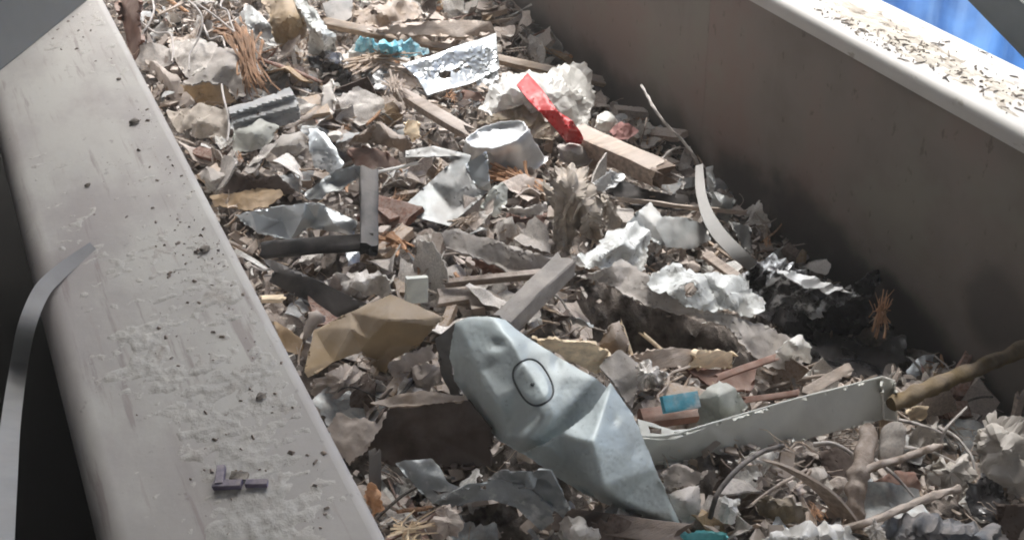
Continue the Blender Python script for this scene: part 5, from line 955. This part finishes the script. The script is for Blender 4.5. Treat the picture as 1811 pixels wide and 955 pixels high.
KINDS = {
    'crushed_sheet': ('crushed sheet', lambda s: flat_scrap(s, asp=(.3, .85), bend=.12, crm=.06, cf=2.6, thick=.010, nf=2, fold=.35, st=.04), [('dusty_paper', 'dusty pale'), ('grey_card', 'grey'), ('dull_metal', 'dull silver'), ('plaster', 'white'), ('cardboard', 'brown'), ('grey_paint', 'dull grey'), ('white_film', 'milky')], 75, (.085, .16)),
    'cardboard_scrap': ('cardboard scrap', lambda s: flat_scrap(s, bend=.35, crm=.04, thick=.03, nf=1, fold=.5), [('cardboard', 'dusty brown'), ('dusty_paper', 'pinkish grey'), ('tan_card', 'tan'), ('dark_card', 'dark brown'), ('grey_card', 'grey'), ('grey_card', 'pale grey')], 105, (.035, .12)),
    'paper_scrap': ('paper scrap', lambda s: flat_scrap(s, asp=(.5, 1), bend=.3, crm=.10, cf=2.6, thick=.012, nf=2, fold=.4, st=.055), [('dusty_paper', 'dusty pale'), ('plaster', 'white'), ('white_film', 'off white'), ('plaster', 'chalky')], 120, (.03, .10)),
    'wood_splinter': ('wood splinter', lambda s: splint(s, .05 + .1 * ((s * 7) % 10) / 10), [('wood', 'brown'), ('dusty_wood', 'dusty grey'), ('dusty_wood', 'grey'), ('red_wood', 'reddish'), ('orange_wood', 'orange brown')], 120, (.04, .13)),
    'plaster_chunk': ('plaster chunk', lambda s: ico_chunk(s), [('plaster', 'white'), ('dusty_paper', 'dusty'), ('grey_card', 'grey')], 80, (.014, .036)),
    'metal_scrap': ('metal scrap', lambda s: flat_scrap(s, asp=(.2, .7), bend=.25, crm=.05, nf=2, fold=.6, thick=.012, torn=.2), [('dull_metal', 'dull grey'), ('galvanized', 'shiny'), ('grey_paint', 'grey')], 40, (.035, .085)),
    'film_scrap': ('plastic film scrap', lambda s: flat_scrap(s, asp=(.5, 1), bend=.3, crm=.17, cf=3.2, thick=.006, nf=2, fold=.5, st=.05), [('white_film', 'milky'), ('grey_film', 'grey'), ('dark_film', 'black')], 45, (.03, .075)),
    'fibre_tuft': ('wood fibre tuft', lambda s: fibre_clump(s), [('orange_wood', 'orange brown'), ('wood', 'brown'), ('dusty_wood', 'dusty')], 45, (.03, .07)),
    'plastic_strip': ('plastic strip', lambda s: striplet(s), [('grey_film', 'grey'), ('white_film', 'pale'), ('dark_film', 'black'), ('strap_plastic', 'mid grey')], 30, (.05, .12)),
    'board_offcut': ('board offcut', lambda s: offcut(s), [('dusty_wood', 'dusty wooden'), ('grey_card', 'grey plaster'), ('wood', 'brown wooden'), ('red_wood', 'reddish wooden'), ('dusty_paper', 'pale dusty')], 70, (.03, .09)),
    'cable_piece': ('cable piece', lambda s: cablet(s), [('cable_black', 'black'), ('wire_grey', 'grey')], 16, (.05, .11)),
    'dry_twig': ('dry twig', lambda s: twiggeo(s), [('bark', 'grey brown'), ('dusty_wood', 'pale')], 30, (.05, .12)),
}
SHAPEW = {'cardboard_scrap': ['curled', 'torn', 'bent'], 'paper_scrap': ['crumpled', 'torn', 'folded'], 'wood_splinter': ['slim', 'flat', 'broken'], 'plaster_chunk': ['angular', 'chipped', 'lumpy'], 'metal_scrap': ['bent', 'creased'], 'film_scrap': ['crinkled', 'crumpled'], 'dry_twig': ['crooked', 'thin'], 'crushed_sheet': ['creased', 'torn', 'buckled'], 'fibre_tuft': ['frayed', 'loose'], 'plastic_strip': ['curled', 'twisted'], 'board_offcut': ['broken', 'short', 'chipped'], 'cable_piece': ['bent', 'curved']}
POLY = [[(p[0], p[1]) for p in h[1]] for h in HEROES if h[1] is not None and len(h[1]) > 4]
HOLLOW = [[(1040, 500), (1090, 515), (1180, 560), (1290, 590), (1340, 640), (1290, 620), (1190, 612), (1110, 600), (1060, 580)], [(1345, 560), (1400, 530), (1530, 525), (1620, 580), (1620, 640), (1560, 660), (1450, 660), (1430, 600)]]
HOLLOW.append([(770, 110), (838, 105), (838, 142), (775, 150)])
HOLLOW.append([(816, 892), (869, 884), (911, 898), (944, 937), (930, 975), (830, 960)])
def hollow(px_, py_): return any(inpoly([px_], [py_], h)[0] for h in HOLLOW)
def blocked(px_, py_):
    if hollow(px_, py_): return True
    return any(bb[0] <= px_ <= bb[2] and bb[1] <= py_ <= bb[3] and inpoly([px_], [py_], pl)[0] for pl, bb in zip(POLY, PBB))
PBB = [(min(p[0] for p in pl), min(p[1] for p in pl), max(p[0] for p in pl), max(p[1] for p in pl)) for pl in POLY]
CEN = np.array([h[2] for h in HEROES]); MK = [h[0] for h in HEROES]
PROTO = {}
used = {}
def visible_beam(px_, py_):                # hidden behind the near beam?
    return px_ < 190 + .515 * py_ + 4
for kind, (noun, fn, mats, count, (s0, s1)) in KINDS.items():
    for k in range(10):
        v, f = fn(1000 + 37 * k + sum(map(ord, kind))); PROTO[kind, k] = (v, f)
    made = 0; tries = 0
    while made < count and tries < 9000:
        tries += 1
        x, y = rg.uniform(.015, TW - .012), .52 + 2.35 * rg.random() ** 1.15
        px_, py_ = project(np.array([[x, y, hill(np.array([x]), np.array([y]))[0] + .01]])); px_, py_ = px_[0], py_[0]
        if not (-5 < px_ < 1830 and -8 < py_ < 975) or visible_beam(px_, py_): continue
        mt, colw = mats[rg.integers(len(mats))]; pk = int(rg.integers(10)); sz = s0 + (s1 - s0) * rg.random() ** 1.9
        if kind in ('paper_scrap', 'cardboard_scrap') and y > 1.5: sz *= 1.1
        zp = sz * 1500 / (1.0 + .45 * y)
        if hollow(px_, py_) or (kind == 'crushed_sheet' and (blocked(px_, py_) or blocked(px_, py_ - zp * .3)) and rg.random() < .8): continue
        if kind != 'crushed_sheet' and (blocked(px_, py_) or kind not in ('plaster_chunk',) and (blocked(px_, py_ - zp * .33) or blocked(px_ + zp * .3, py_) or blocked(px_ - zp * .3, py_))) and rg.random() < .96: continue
        key = (kind, pk, mt)
        if key not in PROTO:
            v, f = PROTO[kind, pk]; me = bpy.data.meshes.new(kind); me.from_pydata([tuple(a) for a in v], [], [tuple(a) for a in f]); me.materials.append(MATS[mt]); me.polygons.foreach_set('use_smooth', [True] * len(me.polygons)); me.set_sharp_from_angle(angle=R(22)); me.update(); PROTO[key] = me
        o = bpy.data.objects.new(kind, PROTO[key]); COL.objects.link(o)
        tilt = .20 if kind == 'crushed_sheet' else .55 if kind in ('cardboard_scrap', 'paper_scrap', 'metal_scrap', 'film_scrap') else .28
        o.rotation_euler = (rg.normal(0, tilt), rg.normal(0, tilt), rg.uniform(0, 6.283)); o.scale = (sz, sz * rg.uniform(.8, 1.2), sz)
        o.location = (x, y, hill(np.array([x]), np.array([y]))[0] + (.004 + abs(rg.normal(0, .006)) if kind == 'crushed_sheet' else .006 + sz * .16 + abs(rg.normal(0, .006))))
        d = np.hypot(CEN[:, 0] - px_, (CEN[:, 1] - py_) * 1.2); a, b = np.argsort(d)[:2]
        szw = 'small' if sz < s0 + (s1 - s0) * .2 else ('large' if sz > s0 + (s1 - s0) * .6 else '')
        sh = SHAPEW[kind][pk % len(SHAPEW[kind])]
        cand = [f'{szw} {sh} {colw} {noun} between {MK[a]} and {MK[b]}', f'{szw} {sh} {colw} {noun} beside {MK[a]}', f'{szw} {colw} {noun} closer to {MK[a]} than {MK[b]}']
        cc = np.argsort(d)[:6]
        cand += [f'{szw} {sh} {colw} {noun} near {MK[i]} and {MK[j]}' for i in cc for j in cc if i < j]
        lab = None
        for c in cand:
            c = ' '.join(c.split())
            if c not in used and len(c.split()) <= 16: lab = c; break
        if lab is None: lab = ' '.join(cand[0].split()[:16])
        used[lab] = 1
        o['label'] = lab; o['category'] = noun; o['group'] = {'crushed_sheet': 'crushed sheets in the heap', 'cardboard_scrap': 'cardboard scraps in the heap', 'paper_scrap': 'paper scraps in the heap', 'wood_splinter': 'wood splinters in the heap', 'plaster_chunk': 'plaster chunks in the heap', 'metal_scrap': 'metal scraps in the heap', 'film_scrap': 'film scraps in the heap', 'dry_twig': 'dry twigs in the heap', 'fibre_tuft': 'wood fibre tufts in the heap', 'plastic_strip': 'plastic strips in the heap', 'board_offcut': 'board offcuts in the heap', 'cable_piece': 'cable pieces in the heap'}[kind]
        made += 1
# ---- crumbs too many to count, one object per look
def crumbs(name, m, label, n, s0, s1, seed, mode):
    r = np.random.default_rng(seed); V = []; F = []; c = 0
    x = r.uniform(.008, TW - .008, n); y = .48 + 2.5 * r.random(n) ** 1.1; z = hill(x, y) - .006 + r.random(n) * .016; p = np.stack([x, y, 0 * x], 1); z = z + .010 * fbm(p * 26, 21, 3)
    pp = project(np.stack([x, y, z], 1)); hol = inpoly(pp[0], pp[1], HOLLOW[0]) | inpoly(pp[0], pp[1], HOLLOW[1]) | inpoly(pp[0], pp[1], HOLLOW[2]) | inpoly(pp[0], pp[1], HOLLOW[3])
    for k in range(n):
        if hol[k] and k % 10: continue
        s = s0 + (s1 - s0) * r.random() ** 2.2
        if mode == 'chip': L = np.array([s, s * r.uniform(.4, .9), s * r.uniform(.05, .2)])
        elif mode == 'sliver': L = np.array([s * 1.6, s * r.uniform(.08, .2), s * .1])
        else: L = np.array([s, s * r.uniform(.6, 1), s * r.uniform(.4, .8)]) * .7
        q = np.array([(-1, -1, -1), (1, -.8, -1), (.9, 1, -1), (-.8, .9, -1), (-.8, -1, .9), (.9, -.9, 1), (1, .8, .8), (-1, .8, 1.)]) * (1 + r.normal(0, .22, (8, 3))) * L / 2
        if mode == 'chip': q[:, 2] += (q[:, 0] / s) ** 2 * s * r.normal(0, .6)
        e_ = Matrix.Rotation(r.uniform(0, 6.28), 3, 'Z') @ Matrix.Rotation(r.normal(0, .6), 3, 'X') @ Matrix.Rotation(r.normal(0, .6), 3, 'Y')
        q = q @ np.array(e_).T + [x[k], y[k], z[k]]; V.append(q)
        F += [(c + 3, c + 2, c + 1, c), (c + 4, c + 5, c + 6, c + 7), (c, c + 1, c + 5, c + 4), (c + 1, c + 2, c + 6, c + 5), (c + 2, c + 3, c + 7, c + 6), (c + 3, c, c + 4, c + 7)]; c += 8
    o = mk(name, np.vstack(V), F, m, smooth=0); tag(o, label, 'debris', kind='stuff'); return o
crumbs('debris_crumbs', 'dusty_paper', 'pale crumbs and flakes scattered all over the heap', 3000, .007, .030, 1, 'chip')
crumbs('debris_flakes', 'cardboard', 'brown flakes scattered all over the heap', 2400, .008, .034, 2, 'chip')
crumbs('debris_slivers', 'wood', 'brown wood slivers scattered all over the heap', 1500, .010, .04, 3, 'sliver')
crumbs('debris_grit', 'plaster', 'white plaster grit scattered all over the heap', 2600, .004, .016, 4, 'lump')
crumbs('debris_dark', 'dark_card', 'dark crumbs scattered all over the heap', 900, .006, .022, 5, 'chip')

r_ = np.random.default_rng(77); parts = []
for k in range(900):
    x = r_.uniform(.02, TW - .02); y = .5 + 2.3 * r_.random() ** 1.1; L = r_.uniform(.012, .06); a = r_.uniform(0, 6.28); s = np.linspace(-.5, .5, 6); cv = r_.normal(0, .35)
    c = np.stack([x + L * (s * math.cos(a) - cv * s * s * math.sin(a)), y + L * (s * math.sin(a) + cv * s * s * math.cos(a)), hill(np.array([x]), np.array([y]))[0] + .008 + r_.random() * .02 + L * (r_.normal(0, .3) * s + .06 * r_.normal(0, 1, 6))], 1); parts.append(tubegeo(c, r_.uniform(.0004, .0011), .0004, 4))
v, f = join(parts); tag(mk('debris_strands', v, f, 'wood', smooth=0), 'fine wood fibres and threads scattered all over the heap', 'debris', kind='stuff')
